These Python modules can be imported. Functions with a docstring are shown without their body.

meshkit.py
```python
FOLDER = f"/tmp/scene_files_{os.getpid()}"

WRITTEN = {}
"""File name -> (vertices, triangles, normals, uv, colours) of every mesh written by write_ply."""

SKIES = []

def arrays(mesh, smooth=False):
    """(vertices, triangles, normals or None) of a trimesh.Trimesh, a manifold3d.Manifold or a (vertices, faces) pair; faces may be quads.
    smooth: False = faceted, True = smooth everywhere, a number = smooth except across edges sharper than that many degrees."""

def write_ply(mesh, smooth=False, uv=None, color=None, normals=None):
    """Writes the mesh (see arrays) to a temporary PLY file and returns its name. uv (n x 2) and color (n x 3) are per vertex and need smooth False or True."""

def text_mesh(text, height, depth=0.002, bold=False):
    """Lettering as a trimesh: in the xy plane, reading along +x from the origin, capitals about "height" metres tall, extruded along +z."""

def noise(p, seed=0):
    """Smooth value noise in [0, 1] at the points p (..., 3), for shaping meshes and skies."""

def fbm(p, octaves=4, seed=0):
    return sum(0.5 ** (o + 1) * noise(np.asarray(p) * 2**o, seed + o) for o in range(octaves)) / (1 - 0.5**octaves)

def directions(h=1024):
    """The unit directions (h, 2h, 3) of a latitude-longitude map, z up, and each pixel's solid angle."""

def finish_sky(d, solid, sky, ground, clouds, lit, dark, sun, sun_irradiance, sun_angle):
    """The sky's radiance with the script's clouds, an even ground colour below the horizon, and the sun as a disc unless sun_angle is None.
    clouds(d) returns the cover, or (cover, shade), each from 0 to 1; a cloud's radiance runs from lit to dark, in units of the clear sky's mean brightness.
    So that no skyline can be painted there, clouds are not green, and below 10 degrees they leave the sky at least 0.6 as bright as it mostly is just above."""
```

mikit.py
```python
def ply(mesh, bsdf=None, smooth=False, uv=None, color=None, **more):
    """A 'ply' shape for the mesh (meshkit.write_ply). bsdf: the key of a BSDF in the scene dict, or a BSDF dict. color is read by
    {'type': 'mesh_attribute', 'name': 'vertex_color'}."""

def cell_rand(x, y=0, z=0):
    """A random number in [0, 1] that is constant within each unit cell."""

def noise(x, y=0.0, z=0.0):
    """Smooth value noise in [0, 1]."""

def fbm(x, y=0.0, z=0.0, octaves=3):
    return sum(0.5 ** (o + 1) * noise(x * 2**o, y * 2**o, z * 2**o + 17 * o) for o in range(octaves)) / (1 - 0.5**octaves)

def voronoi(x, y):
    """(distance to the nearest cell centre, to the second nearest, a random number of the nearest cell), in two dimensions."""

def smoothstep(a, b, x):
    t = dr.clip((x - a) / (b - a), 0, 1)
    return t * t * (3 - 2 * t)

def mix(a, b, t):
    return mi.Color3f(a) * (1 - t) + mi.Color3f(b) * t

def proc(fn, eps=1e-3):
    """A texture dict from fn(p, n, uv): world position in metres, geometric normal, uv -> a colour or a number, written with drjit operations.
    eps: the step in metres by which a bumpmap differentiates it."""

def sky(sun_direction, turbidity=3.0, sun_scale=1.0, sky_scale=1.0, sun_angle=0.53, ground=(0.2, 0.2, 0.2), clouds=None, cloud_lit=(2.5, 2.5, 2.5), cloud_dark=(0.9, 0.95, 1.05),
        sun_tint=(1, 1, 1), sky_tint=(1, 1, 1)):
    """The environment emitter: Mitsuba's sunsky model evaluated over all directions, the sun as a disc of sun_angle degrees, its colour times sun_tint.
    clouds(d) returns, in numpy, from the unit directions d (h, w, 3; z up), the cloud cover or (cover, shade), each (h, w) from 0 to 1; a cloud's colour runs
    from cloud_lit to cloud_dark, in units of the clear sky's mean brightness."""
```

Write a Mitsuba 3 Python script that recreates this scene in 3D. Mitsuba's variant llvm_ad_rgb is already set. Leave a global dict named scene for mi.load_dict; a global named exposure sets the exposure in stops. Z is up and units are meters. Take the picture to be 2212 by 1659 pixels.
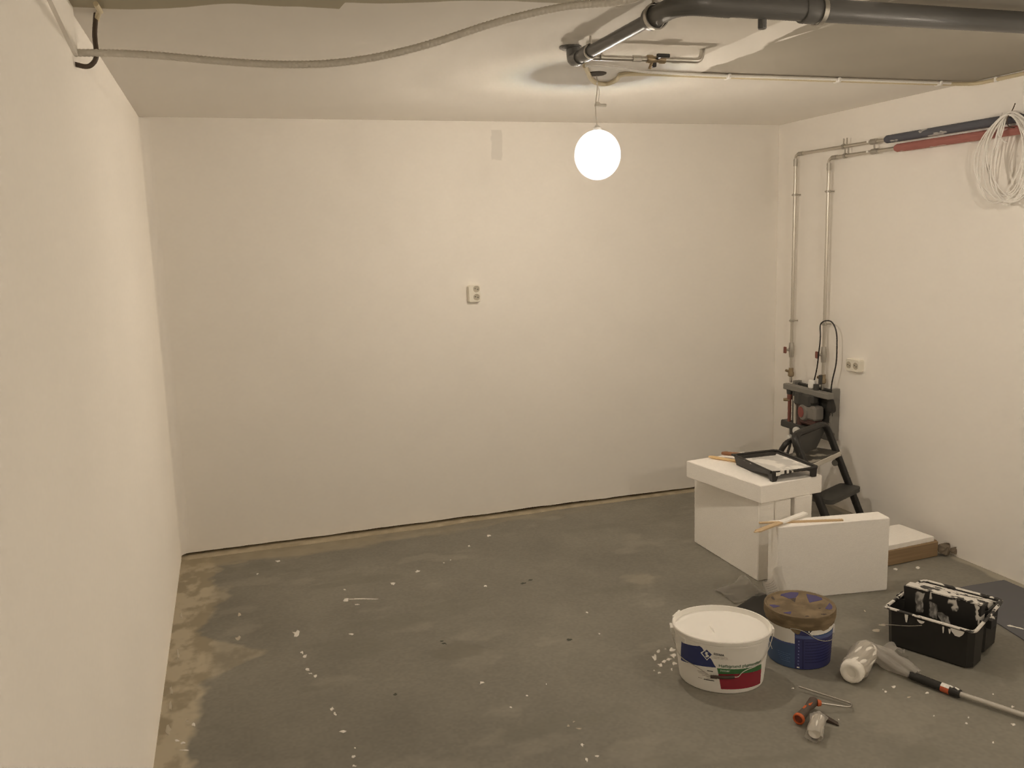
import math, random
import numpy as np, trimesh, shapely
import mitsuba as mi, drjit as dr
import mikit, meshkit
from mikit import noise, fbm, voronoi, smoothstep, mix, cell_rand
from scipy.interpolate import CubicSpline

rng = np.random.default_rng(7)
random.seed(7)
scene, labels = {}, {}

# ------------------------------------------------------------------ camera, light, exposure
W, H, DEPTH = 4.05, 2.5, 7.2            # room: x 0..W, y -DEPTH..0 (back wall at y=0), z 0..H
exposure = 0.0
CAM = dict(f=1869.96, yaw=0.313503, pitch=-0.164187, roll=0.031036, pos=(0.37680, -5.23377, 1.77909))


def camera():
    y, p, r = CAM['yaw'], CAM['pitch'], CAM['roll']
    fw = np.array([math.sin(y) * math.cos(p), math.cos(y) * math.cos(p), math.sin(p)])
    rt = np.cross(fw, [0, 0, 1]); rt /= np.linalg.norm(rt)
    dn = np.cross(fw, rt)
    right = math.cos(r) * rt + math.sin(r) * dn
    down = -math.sin(r) * rt + math.cos(r) * dn
    m = np.eye(4)
    m[:3, 0], m[:3, 1], m[:3, 2], m[:3, 3] = -right, -down, fw, CAM['pos']
    return {'type': 'perspective', 'fov': math.degrees(2 * math.atan(1106 / CAM['f'])), 'fov_axis': 'x',
            'near_clip': 0.05, 'far_clip': 50.0, 'to_world': mi.ScalarTransform4f(m)}


scene['camera'] = camera()
LAMP_1 = np.array([2.011, -1.545, 2.147])      # bulb in view
LAMP_2 = np.array([2.95, -3.22, 2.10])         # bulb nearer the right wall, right of the frame: it lights the near end of that wall
LAMP_3 = np.array([2.20, -5.60, 2.147])        # bulb in the near half of the room, behind the viewer: it lights the near ends of the walls and the fronts of the buckets
CORE_1 = (1080.0, 925.0, 740.0)
CORE_2 = (640.0, 548.0, 439.0)
CORE_3 = (1650.0, 1413.0, 1131.0)
GLARE = (1.7, 1.6, 1.45)  # radiance of the sphere added to imitate glare around the bulb

# ------------------------------------------------------------------ materials


def pr(c, rough=0.5, **k):
    d = {'type': 'principled', 'base_color': c if isinstance(c, dict) else {'type': 'rgb', 'value': list(c)}, 'roughness': rough}
    d.update(k)
    return d


def mat(name, d, two=True):
    scene['mat_' + name] = {'type': 'twosided', 'bsdf': d} if two else d


def C(*v):
    return mi.Color3f(*v)


def tex_wall(p, n, uv):
    g = 0.97 + 0.05 * fbm(p.x * 2.1 + 3, p.y * 2.1, p.z * 2.1, 3) + 0.015 * noise(p.x * 70, p.y * 70, p.z * 70)
    return C(0.800, 0.775, 0.735) * g


def tex_wall_white(p, n, uv):
    # the right wall is a little paler than the other walls
    return tex_wall(p, n, uv) * C(1.085, 1.09, 1.10)


def tex_wall_back(p, n, uv):
    # a filled patch of plaster just under the ceiling, left of the bulb
    e = 0.012 * (noise(p.x * 40, p.z * 40) - 0.5)
    patch = smoothstep(0.038, 0.030, dr.abs(p.x - 2.022 + e)) * smoothstep(2.265, 2.28, p.z + e) * smoothstep(2.455, 2.445, p.z)
    return tex_wall(p, n, uv) * (1 - 0.13 * patch)


def bump_wall(p, n, uv):
    return 0.0008 * noise(p.x * 110, p.y * 110, p.z * 110)


def tex_floor(p, n, uv):
    x, y = p.x, p.y
    big = fbm(x * 1.25, y * 1.25, 0, 3)
    mid = fbm(x * 4.5 + 9, y * 3.2, 3, 4)
    fine = noise(x * 90, y * 90)
    g = 0.90 + 0.30 * (big - 0.5) + 0.26 * (mid - 0.5) + 0.10 * (fine - 0.5)
    col = C(0.226, 0.216, 0.185) * g
    # smeared pale scrapings of old plaster
    sm = smoothstep(0.60, 0.74, fbm(x * 3.1 + 21, y * 5.5 + 4, 1, 4))
    col = mix(col, C(0.34, 0.318, 0.27), 0.22 * sm)
    dk = smoothstep(0.64, 0.78, fbm(x * 2.4 + 51, y * 6.5 + 14, 1, 4))
    col = mix(col, C(0.17, 0.165, 0.135), 0.35 * dk)
    # beige plaster residue on the slab along the left wall, with its lobes
    rag = fbm(y * 7 + 5, x * 7, 2, 4) - 0.5
    edge = 0.125 + 0.09 * dr.exp(-dr.square((y + 0.62) / 0.42)) + 0.25 * dr.exp(-dr.square((y + 1.42) / 0.16)) + 0.17 * rag
    st = smoothstep(edge + 0.022, edge - 0.022, x)
    mott = fbm(x * 14 + 2, y * 10, 5, 4)
    stain = mix(C(0.315, 0.268, 0.185), C(0.50, 0.44, 0.33), smoothstep(0.36, 0.62, mott))
    far = smoothstep(0.14, 0.24, x)
    col = mix(col, stain, st * (0.80 - 0.40 * far))
    # brown residue along the back wall, fading out to the right as loose patches
    rag2 = fbm(x * 5 + 31, y * 9, 2, 4) - 0.5
    e2 = 0.19 + 0.22 * rag2 + 0.06 * (1 - x / 2.0)
    st2 = smoothstep(e2 + 0.03, e2 - 0.05, -y) * smoothstep(3.2, 0.3, x + 1.6 * rag2)
    col = mix(col, mix(C(0.30, 0.25, 0.165), C(0.40, 0.345, 0.245), mott), 0.60 * st2)
    # lime spilled along the foot of the right wall
    e3 = 0.045 + 0.06 * (fbm(y * 6, x * 6, 7, 3) - 0.5)
    st3 = smoothstep(e3 + 0.015, e3 - 0.015, 4.05 - x)
    col = mix(col, C(0.42, 0.39, 0.32), 0.6 * st3)
    # one worn pale patch and one dark scuffed patch in the middle of the floor
    r1 = dr.sqrt(dr.square((x - 2.33) / 0.11) + dr.square((y + 1.33) / 0.13)) + 0.9 * (fbm(x * 16, y * 16, 1, 3) - 0.5)
    col = mix(col, C(0.40, 0.36, 0.285), 0.30 * smoothstep(1.0, 0.3, r1))
    r2 = dr.sqrt(dr.square((x - 1.215) / 0.14) + dr.square((y + 1.74) / 0.10)) + 0.9 * (fbm(x * 13, y * 13, 4, 3) - 0.5)
    col = mix(col, C(0.15, 0.14, 0.11), 0.45 * smoothstep(1.0, 0.5, r2))
    return col


def tex_ceiling(p, n, uv):
    x, y = p.x, p.y
    rag = fbm(x * 11, y * 4.5, 1, 4) - 0.5
    fine = fbm(x * 3, y * 3, 2, 3) - 0.5
    paint = C(0.640, 0.617, 0.582) * (1 + 0.05 * fine)
    joint = C(0.680, 0.658, 0.622) * (1 + 0.04 * fine)
    raw = C(0.300, 0.279, 0.240) * (1 + 0.14 * fine)
    coat = C(0.500, 0.473, 0.430) * (1 + 0.10 * fine)
    col = paint
    north = smoothstep(-1.615, -1.63, y)
    # right of the filled joint: bare slab; left of it: one thin coat
    right_edge = 2.475 - 0.09 * smoothstep(-2.0, -2.6, y) + 0.09 * rag + 0.04 * smoothstep(-1.75, -1.66, y) * 0
    left_edge = 2.285 + 0.05 * rag + 0.02 * smoothstep(-2.2, -1.9, y)
    col = mix(col, joint, smoothstep(-1.70, -1.78, y + 0.1 * rag) * smoothstep(left_edge - 0.03, left_edge + 0.03, x))
    col = mix(col, raw, north * smoothstep(right_edge - 0.008, right_edge + 0.008, x))
    # brushed-out strokes of paint reaching into the bare slab
    br = smoothstep(0.63, 0.67, fbm(x * 26 + 3, y * 5 + x * 12, 4, 3)) * smoothstep(right_edge + 0.15, right_edge + 0.02, x) * smoothstep(-2.2, -2.3, y) * smoothstep(2.2, 2.3, x)
    col = mix(col, joint, br * north)
    one = smoothstep(left_edge + 0.01, left_edge - 0.01, x) * smoothstep(1.70, 1.76, x + 0.1 * rag) * smoothstep(-1.86, -1.99, y + 0.35 * rag)
    col = mix(col, coat, one)
    # bare slab across the left half, nearer than the painted field
    r = fbm(x * 9, y * 9, 3, 3) - 0.5
    lim = -2.262 - 0.13 * smoothstep(0.16, 0.5, x) - 0.075 * smoothstep(0.775, 0.785, x) - 0.12 * smoothstep(0.8, 1.3, x) + 0.02 * r
    col = mix(col, C(0.34, 0.315, 0.245) * (1 + 0.1 * fine), smoothstep(lim + 0.006, lim - 0.006, y) * smoothstep(1.66, 1.6, x))
    return col


def tex_wood(p, n, uv):
    g = fbm(p.x * 6, p.y * 90, p.z * 120, 3)
    return mix(C(0.46, 0.33, 0.19), C(0.60, 0.46, 0.29), g)


def tex_plank(p, n, uv):
    g = fbm(p.x * 5, p.y * 30, p.z * 95, 4)
    return mix(C(0.20, 0.135, 0.075), C(0.31, 0.215, 0.125), g)


def tex_foam(p, n, uv):
    return C(0.90, 0.88, 0.845) * (0.96 + 0.06 * noise(p.x * 170, p.y * 170, p.z * 170))


def bump_foam(p, n, uv):
    return 0.0012 * noise(p.x * 190, p.y * 190, p.z * 190)


def tex_lid(p, n, uv):
    g = fbm(p.x * 22, p.y * 22, p.z * 40, 4)
    return mix(C(0.120, 0.086, 0.048), C(0.205, 0.152, 0.090), smoothstep(0.3, 0.7, g))


def tex_splash(p, n, uv):
    # dried white paint over black plastic: thick where it ran, thin where it was wiped
    g = fbm(p.x * 17 + 7, p.y * 17, p.z * 9, 3)
    h = fbm(p.x * 55 + 4, p.y * 55, p.z * 45, 3)
    a = smoothstep(0.47, 0.52, 0.62 * g + 0.38 * h)
    return mix(C(0.020, 0.019, 0.018), C(0.66, 0.64, 0.60), a)


def tex_black(p, n, uv):
    # black plastic with a few dried white drops
    a = smoothstep(0.70, 0.735, fbm(p.x * 30, p.y * 30, p.z * 22, 3))
    return mix(C(0.018, 0.017, 0.016), C(0.60, 0.58, 0.54), a)


def tex_runs(p, n, uv):
    # black plastic with the smears and runs of white paint that the photograph shows on it
    t = 0.415 * (p.x - 3.195) - 0.910 * (p.y + 2.470)
    h = 0.236 - p.z
    wob = 0.030 * (fbm(t * 30 + 3, p.z * 26, 2, 3) - 0.5)
    u, v = t + wob, h + wob
    def smear(t0, t1, h0, h1, lean=0.0):
        c = u - lean * (v - h0)
        return smoothstep(t0 - 0.003, t0 + 0.003, c) * smoothstep(t1 + 0.003, t1 - 0.003, c) * smoothstep(h0 - 0.004, h0 + 0.004, v) * smoothstep(h1 + 0.006, h1 - 0.006, v)
    wiped = smoothstep(0.30, 0.70, fbm(t * 75, p.z * 40, 9, 3))
    soft = dr.maximum(smear(-0.112, -0.078, 0.008, 0.105, 0.05), dr.maximum(smear(-0.050, -0.022, 0.050, 0.115, 0.10), smear(-0.022, 0.020, 0.080, 0.125, 0.55)))
    hard = dr.maximum(smear(-0.052, -0.042, -0.01, 0.034), dr.maximum(smear(0.020, 0.060, 0.008, 0.026, 0.0), smear(0.044, 0.060, 0.014, 0.052, -0.1)))
    hard = dr.maximum(hard, smear(0.132, 0.156, -0.01, 0.10) * smoothstep(0.45, 0.55, fbm(t * 60, p.z * 45, 4, 3)))
    col = mix(C(0.020, 0.019, 0.018), C(0.50, 0.49, 0.47), soft * (0.25 + 0.6 * wiped))
    return mix(col, C(0.64, 0.62, 0.58), hard)


def tex_tread(p, n, uv):
    g = fbm(p.x * 18, p.y * 18, p.z * 18, 4)
    return mix(C(0.07, 0.066, 0.058), C(0.32, 0.30, 0.26), smoothstep(0.52, 0.68, g))


def tex_concrete(p, n, uv):
    g = fbm(p.x * 20, p.y * 20, p.z * 20, 4)
    return mix(C(0.30, 0.255, 0.175), C(0.50, 0.44, 0.33), g)


def tex_tray_paint(p, n, uv):
    g = fbm(p.x * 14 + 2, p.y * 9, 3, 4)
    return mix(C(0.82, 0.81, 0.785), C(0.50, 0.50, 0.495), 0.8 * smoothstep(0.50, 0.66, g))


def tex_insul_blue(p, n, uv):
    a = smoothstep(0.66, 0.70, fbm(p.x * 20, p.y * 14, p.z * 30, 3))
    return mix(C(0.095, 0.100, 0.122), C(0.55, 0.54, 0.53), 0.75 * a)


def tex_insul_red(p, n, uv):
    a = smoothstep(0.66, 0.70, fbm(p.x * 20, p.y * 14 + 8, p.z * 30, 3))
    return mix(C(0.34, 0.135, 0.120), C(0.62, 0.52, 0.50), 0.6 * a)


P = mikit.proc
mat('wall', {'type': 'bumpmap', 'arbitrary': P(bump_wall), 'scale': 1.0, 'bsdf': pr(P(tex_wall), 0.75, specular=0.3)})
mat('wall_white', {'type': 'bumpmap', 'arbitrary': P(bump_wall), 'scale': 1.0, 'bsdf': pr(P(tex_wall_white), 0.7, specular=0.3)})
mat('wall_back', {'type': 'bumpmap', 'arbitrary': P(bump_wall), 'scale': 1.0, 'bsdf': pr(P(tex_wall_back), 0.75, specular=0.3)})
mat('floor', pr(P(tex_floor), 0.62, specular=0.35))
mat('ceiling', pr(P(tex_ceiling), 0.85, specular=0.2))
mat('gap', pr((0.10, 0.073, 0.042), 0.9))
mat('mortar', pr(P(tex_concrete), 0.9))
mat('foam', {'type': 'bumpmap', 'arbitrary': P(bump_foam), 'scale': 1.0, 'bsdf': pr(P(tex_foam), 0.7, specular=0.3)})
mat('rubble', pr((0.17, 0.14, 0.105), 0.9))
mat('wood', pr(P(tex_wood), 0.6))
mat('plank', pr(P(tex_plank), 0.7))
mat('lid', pr(P(tex_lid), 0.55))
mat('splash', pr(P(tex_splash), 0.4))
mat('black_drops', pr(P(tex_black), 0.38))
mat('tread', pr(P(tex_tread), 0.6))
mat('runs', pr(P(tex_runs), 0.4))
mat('blue_foam', pr(P(tex_insul_blue), 0.85))
mat('red_foam', pr(P(tex_insul_red), 0.85))
mat('white_paint', pr((0.80, 0.79, 0.76), 0.35))
mat('tray_paint', pr(P(tex_tray_paint), 0.25))
mat('wet_paint', pr((0.86, 0.85, 0.82), 0.22, specular=0.5))
mat('thin_paint', pr((0.52, 0.52, 0.51), 0.4))
mat('chip', pr((0.74, 0.72, 0.67), 0.6))
mat('chip_dim', pr((0.46, 0.42, 0.34), 0.7))
mat('chip_dark', pr((0.055, 0.06, 0.042), 0.6))
mat('black', pr((0.018, 0.017, 0.016), 0.42))
mat('black_soft', pr((0.022, 0.021, 0.019), 0.75))
mat('grey_pvc', pr((0.100, 0.100, 0.098), 0.36, specular=0.5))
mat('rubber', pr((0.03, 0.03, 0.03), 0.6))
mat('white_plastic', pr((0.80, 0.79, 0.76), 0.35))
mat('bucket_white', pr((0.80, 0.785, 0.75), 0.32))
mat('cream_pvc', pr((0.56, 0.49, 0.34), 0.4))
mat('flex', pr((0.60, 0.57, 0.52), 0.6))
mat('dark_cable', pr((0.075, 0.055, 0.04), 0.55))
mat('steel', pr((0.62, 0.59, 0.54), 0.28, metallic=1.0))
mat('aluminium', pr((0.66, 0.64, 0.60), 0.42, metallic=0.85))
mat('galvanised', pr((0.44, 0.42, 0.38), 0.38, metallic=0.75))
mat('zinc', pr((0.55, 0.53, 0.49), 0.34, metallic=1.0))
mat('brass', pr((0.30, 0.235, 0.15), 0.45, metallic=0.6))
mat('valve_red', pr((0.18, 0.066, 0.048), 0.5))
mat('pump_red', pr((0.24, 0.06, 0.052), 0.5))
mat('pump_grey', pr((0.20, 0.19, 0.175), 0.5))
mat('dark_red', pr((0.075, 0.032, 0.028), 0.5))
mat('manifold', pr((0.048, 0.048, 0.045), 0.5))
mat('manifold_grey', pr((0.20, 0.195, 0.18), 0.5))
mat('pipe_pale', pr((0.55, 0.52, 0.46), 0.45))
mat('gauge', pr((0.82, 0.82, 0.80), 0.3))
mat('socket', pr((0.77, 0.745, 0.66), 0.32))
mat('socket_inner', pr((0.42, 0.385, 0.31), 0.45))
mat('slot', pr((0.06, 0.05, 0.04), 0.6))
mat('label_blue', pr((0.026, 0.036, 0.135), 0.4))
mat('label_green', pr((0.045, 0.15, 0.055), 0.4))
mat('label_red', pr((0.255, 0.022, 0.040), 0.4))
mat('ink', pr((0.05, 0.05, 0.055), 0.5))
mat('ink_grey', pr((0.42, 0.40, 0.37), 0.5))
mat('ink_green', pr((0.10, 0.16, 0.11), 0.5))
mat('ink_white', pr((0.72, 0.72, 0.70), 0.5))
mat('bucket_blue', pr((0.058, 0.105, 0.215), 0.4))
mat('bucket_navy', pr((0.036, 0.041, 0.140), 0.4))
mat('band_blue', pr((0.080, 0.110, 0.270), 0.4))
mat('text_navy', pr((0.020, 0.022, 0.095), 0.4))
mat('text_pale', pr((0.17, 0.19, 0.40), 0.5))
mat('text_sky', pr((0.13, 0.21, 0.38), 0.5))
mat('lid_blue', pr((0.060, 0.050, 0.145), 0.5))
mat('lid_dark', pr((0.055, 0.040, 0.035), 0.5))
mat('grip', pr((0.050, 0.034, 0.026), 0.5))
mat('orange', pr((0.50, 0.105, 0.028), 0.4))
mat('orange_inner', pr((0.20, 0.045, 0.02), 0.5))
mat('handle_brown', pr((0.085, 0.062, 0.050), 0.55))
mat('roller', pr((0.80, 0.775, 0.72), 0.9))
mat('label_orange', pr((0.48, 0.10, 0.04), 0.5))
mat('brush_brown', pr((0.25, 0.115, 0.055), 0.45))
mat('pine', pr((0.68, 0.49, 0.25), 0.6))
mat('mat_blue', pr((0.105, 0.107, 0.118), 0.7))
mat('film', {'type': 'principledthin', 'base_color': {'type': 'rgb', 'value': [0.93, 0.92, 0.90]}, 'roughness': 0.12, 'spec_trans': 0.90, 'diff_trans': 0.9, 'eta': 1.4}, two=False)
mat('film_milky', {'type': 'principledthin', 'base_color': {'type': 'rgb', 'value': [0.86, 0.84, 0.81]}, 'roughness': 0.34, 'spec_trans': 0.55, 'diff_trans': 1.0, 'eta': 1.4}, two=False)
mat('glare_shell', {'type': 'thindielectric', 'int_ior': 1.5}, two=False)  # clear shell that carries the added glare around each bulb
mat('bulb_core', {'type': 'diffuse', 'reflectance': {'type': 'rgb', 'value': [0.8, 0.8, 0.8]}})

# ------------------------------------------------------------------ mesh helpers


def numbered(key):
    if key not in scene and key not in labels:
        return key
    i = 1
    while f'{key}_{i:03d}' in scene or f'{key}_{i:03d}' in labels:
        i += 1
    return f'{key}_{i:03d}'


def thing(name, label, cat, group=None):
    k = numbered(name)
    labels[k] = {'label': label, 'category': cat}
    if group:
        labels[k]['group'] = group
    return k


def part(parent, name, mesh, m, smooth=35, label=None, kind=None, **more):
    k = numbered(parent + '__' + name)
    scene[k] = mikit.ply(mesh, 'mat_' + m, smooth=smooth, **more)
    if label or kind:
        labels[k] = {}
        if label: labels[k]['label'] = label
        if kind: labels[k]['kind'] = kind
    return k


def struct(name, mesh, m, label, smooth=False):
    scene[name] = mikit.ply(mesh, 'mat_' + m, smooth=smooth)
    labels[name] = {'label': label, 'kind': 'structure'}
    return name


def cat(*ms):
    return trimesh.util.concatenate([m for m in ms])


def box(c, s, r=0.0015, rz=0.0):
    """A chamfered box, centre c, size s, turned rz radians about z."""
    c, h = np.asarray(c, float), np.asarray(s, float) / 2
    r = min(r, 0.45 * h.min() * 2)
    pts = []
    for sx in (-1, 1):
        for sy in (-1, 1):
            for sz in (-1, 1):
                for k in range(3):
                    o = h - r
                    o[k] = h[k]
                    pts.append(np.array([sx, sy, sz]) * o)
    m = trimesh.convex.convex_hull(np.array(pts))
    a = np.array([[math.cos(rz), -math.sin(rz), 0], [math.sin(rz), math.cos(rz), 0], [0, 0, 1]])
    m.vertices = m.vertices @ a.T + c
    return m


def hull(pts):
    return trimesh.convex.convex_hull(np.asarray(pts, float))


def spline(pts, n=60, closed=False):
    p = np.asarray(pts, float)
    if closed:
        p = np.vstack([p, p[:1]])
    t = np.concatenate([[0], np.cumsum(np.linalg.norm(np.diff(p, axis=0), axis=1))])
    s = CubicSpline(t, p, bc_type='periodic' if closed else 'natural')
    return s(np.linspace(0, t[-1], n))


def fillet(pts, r, n=6):
    """A polyline with its inner corners rounded to radius about r."""
    p = [np.asarray(x, float) for x in pts]
    out = [p[0]]
    for a, b, c in zip(p, p[1:], p[2:]):
        u, v = (a - b), (c - b)
        lu, lv = np.linalg.norm(u), np.linalg.norm(v)
        k = min(r, 0.49 * lu, 0.49 * lv)
        s, e = b + u / lu * k, b + v / lv * k
        for t in np.linspace(0, 1, n):
            out.append((1 - t) ** 2 * s + 2 * t * (1 - t) * b + t * t * e)
    out.append(p[-1])
    return np.array(out)


def tube(pts, r, n=12, closed=False, squash=1.0):
    p = np.asarray(pts, float)
    r = np.broadcast_to(np.asarray(r, float), (len(p),))
    if closed:
        t = np.roll(p, -1, 0) - np.roll(p, 1, 0)
    else:
        t = np.gradient(p, axis=0)
    t /= np.linalg.norm(t, axis=1, keepdims=True) + 1e-12
    a = np.cross(t[0], [0, 0, 1.0] if abs(t[0][2]) < 0.9 else [1.0, 0, 0])
    a /= np.linalg.norm(a)
    A = []
    for k in range(len(p)):
        a = a - t[k] * (a @ t[k]); a /= np.linalg.norm(a) + 1e-12
        A.append(a)
    A = np.array(A); B = np.cross(t, A)
    ang = np.arange(n) * 2 * math.pi / n
    v = p[:, None] + r[:, None, None] * (np.cos(ang)[None, :, None] * A[:, None] + squash * np.sin(ang)[None, :, None] * B[:, None])
    v = v.reshape(-1, 3)
    m = len(p)
    f = []
    for i in range(m if closed else m - 1):
        i2 = (i + 1) % m
        for j in range(n):
            j2 = (j + 1) % n
            f += [[i * n + j, i * n + j2, i2 * n + j2], [i * n + j, i2 * n + j2, i2 * n + j]]
    if not closed:
        v = np.vstack([v, p[:1], p[-1:]])
        for j in range(n):
            j2 = (j + 1) % n
            f += [[m * n, j2, j], [m * n + 1, (m - 1) * n + j, (m - 1) * n + j2]]
    out = trimesh.Trimesh(v, np.array(f), process=False)
    return out


def rod(a, b, r, n=16):
    return tube([a, b], r, n)


def lathe(profile, n=64, kx=1.0, ky=1.0, c=(0, 0, 0), rz=0.0):
    pr_ = np.asarray(profile, float)
    ang = np.arange(n) * 2 * math.pi / n
    x = pr_[:, :1] * np.cos(ang) * kx
    y = pr_[:, :1] * np.sin(ang) * ky
    X = x * math.cos(rz) - y * math.sin(rz) + c[0]
    Y = x * math.sin(rz) + y * math.cos(rz) + c[1]
    v = np.stack([X, Y, np.broadcast_to(pr_[:, 1:2], x.shape) + c[2]], -1).reshape(-1, 3)
    f = []
    for i in range(len(pr_) - 1):
        for j in range(n):
            j2 = (j + 1) % n
            f += [[i * n + j, i * n + j2, (i + 1) * n + j2], [i * n + j, (i + 1) * n + j2, (i + 1) * n + j]]
    m = trimesh.Trimesh(v, np.array(f), process=False)
    m.merge_vertices()
    m.update_faces(m.nondegenerate_faces())
    return m


def lathe_axis(profile, a, d, n=32):
    """A lathed profile (r, h) about the axis from a along d."""
    m = lathe(profile, n)
    d = np.asarray(d, float) / np.linalg.norm(d)
    m.apply_transform(trimesh.geometry.align_vectors([0, 0, 1], d))
    m.apply_translation(a)
    return m


def extrude(poly, h, z=0.0):
    m = trimesh.creation.extrude_polygon(poly, h, engine='earcut')
    m.apply_translation([0, 0, z])
    return m


def frame_mesh(m, o, x, y, z):
    """Moves a mesh from its own axes to origin o with axes x, y, z."""
    a = np.eye(4)
    a[:3, 0], a[:3, 1], a[:3, 2], a[:3, 3] = x, y, z, o
    m = m.copy(); m.apply_transform(a)
    return m


def blob(x, y, A, B, n=10, h=0.0012, rough=0.35, z=0.0):
    """A flat irregular spot on the floor, half axes A and B."""
    k = np.arange(n) * 2 * math.pi / n
    r = 1 - rough / 2 + rough * rng.random(n)
    P2 = np.array([x, y]) + (r * np.cos(k))[:, None] * np.asarray(A) + (r * np.sin(k))[:, None] * np.asarray(B)
    top = np.column_stack([np.array([x, y]) * 0.12 + P2 * 0.88, np.full(n, z + h)])
    bot = np.column_stack([P2, np.full(n, z + 0.0002)])
    v = np.vstack([top, bot, [[x, y, z + h * 1.1]]])
    f = []
    for j in range(n):
        j2 = (j + 1) % n
        f += [[j, n + j, n + j2], [j, n + j2, j2], [2 * n, j, j2]]
    return trimesh.Trimesh(v, np.array(f), process=False)


def grid_sheet(fn, nu, nv):
    u, v = np.meshgrid(np.linspace(0, 1, nu), np.linspace(0, 1, nv), indexing='ij')
    p = fn(u, v).reshape(-1, 3)
    i, j = np.meshgrid(np.arange(nu - 1), np.arange(nv - 1), indexing='ij')
    q = np.stack([i * nv + j, (i + 1) * nv + j, (i + 1) * nv + j + 1, i * nv + j + 1], -1).reshape(-1, 4)
    return trimesh.Trimesh(p, np.vstack([q[:, [0, 1, 2]], q[:, [0, 2, 3]]]), process=False)


# ------------------------------------------------------------------ the room
part_z = 0.3
struct('floor', box((W / 2, -DEPTH / 2, -0.1), (W + 0.6, DEPTH + 0.6, 0.2), 0.0001), 'floor', 'grey concrete floor with beige plaster residue and white paint spots')
struct('ceiling', box((W / 2, -DEPTH / 2, H + 0.1), (W + 0.6, DEPTH + 0.6, 0.2), 0.0001), 'ceiling', 'ceiling of concrete slabs, partly painted white')
struct('wall_left', box((-0.1, -DEPTH / 2, H / 2), (0.2, DEPTH + 0.4, H), 0.0001), 'wall', 'smooth cream white wall on the left')
struct('wall_right', box((W + 0.1, -DEPTH / 2, H / 2), (0.2, DEPTH + 0.4, H), 0.0001), 'wall_white', 'white wall on the right with pipes')
struct('wall_front', box((W / 2, -DEPTH - 0.1, H / 2), (W, 0.2, H), 0.0001), 'wall', 'wall behind the viewer')
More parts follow.
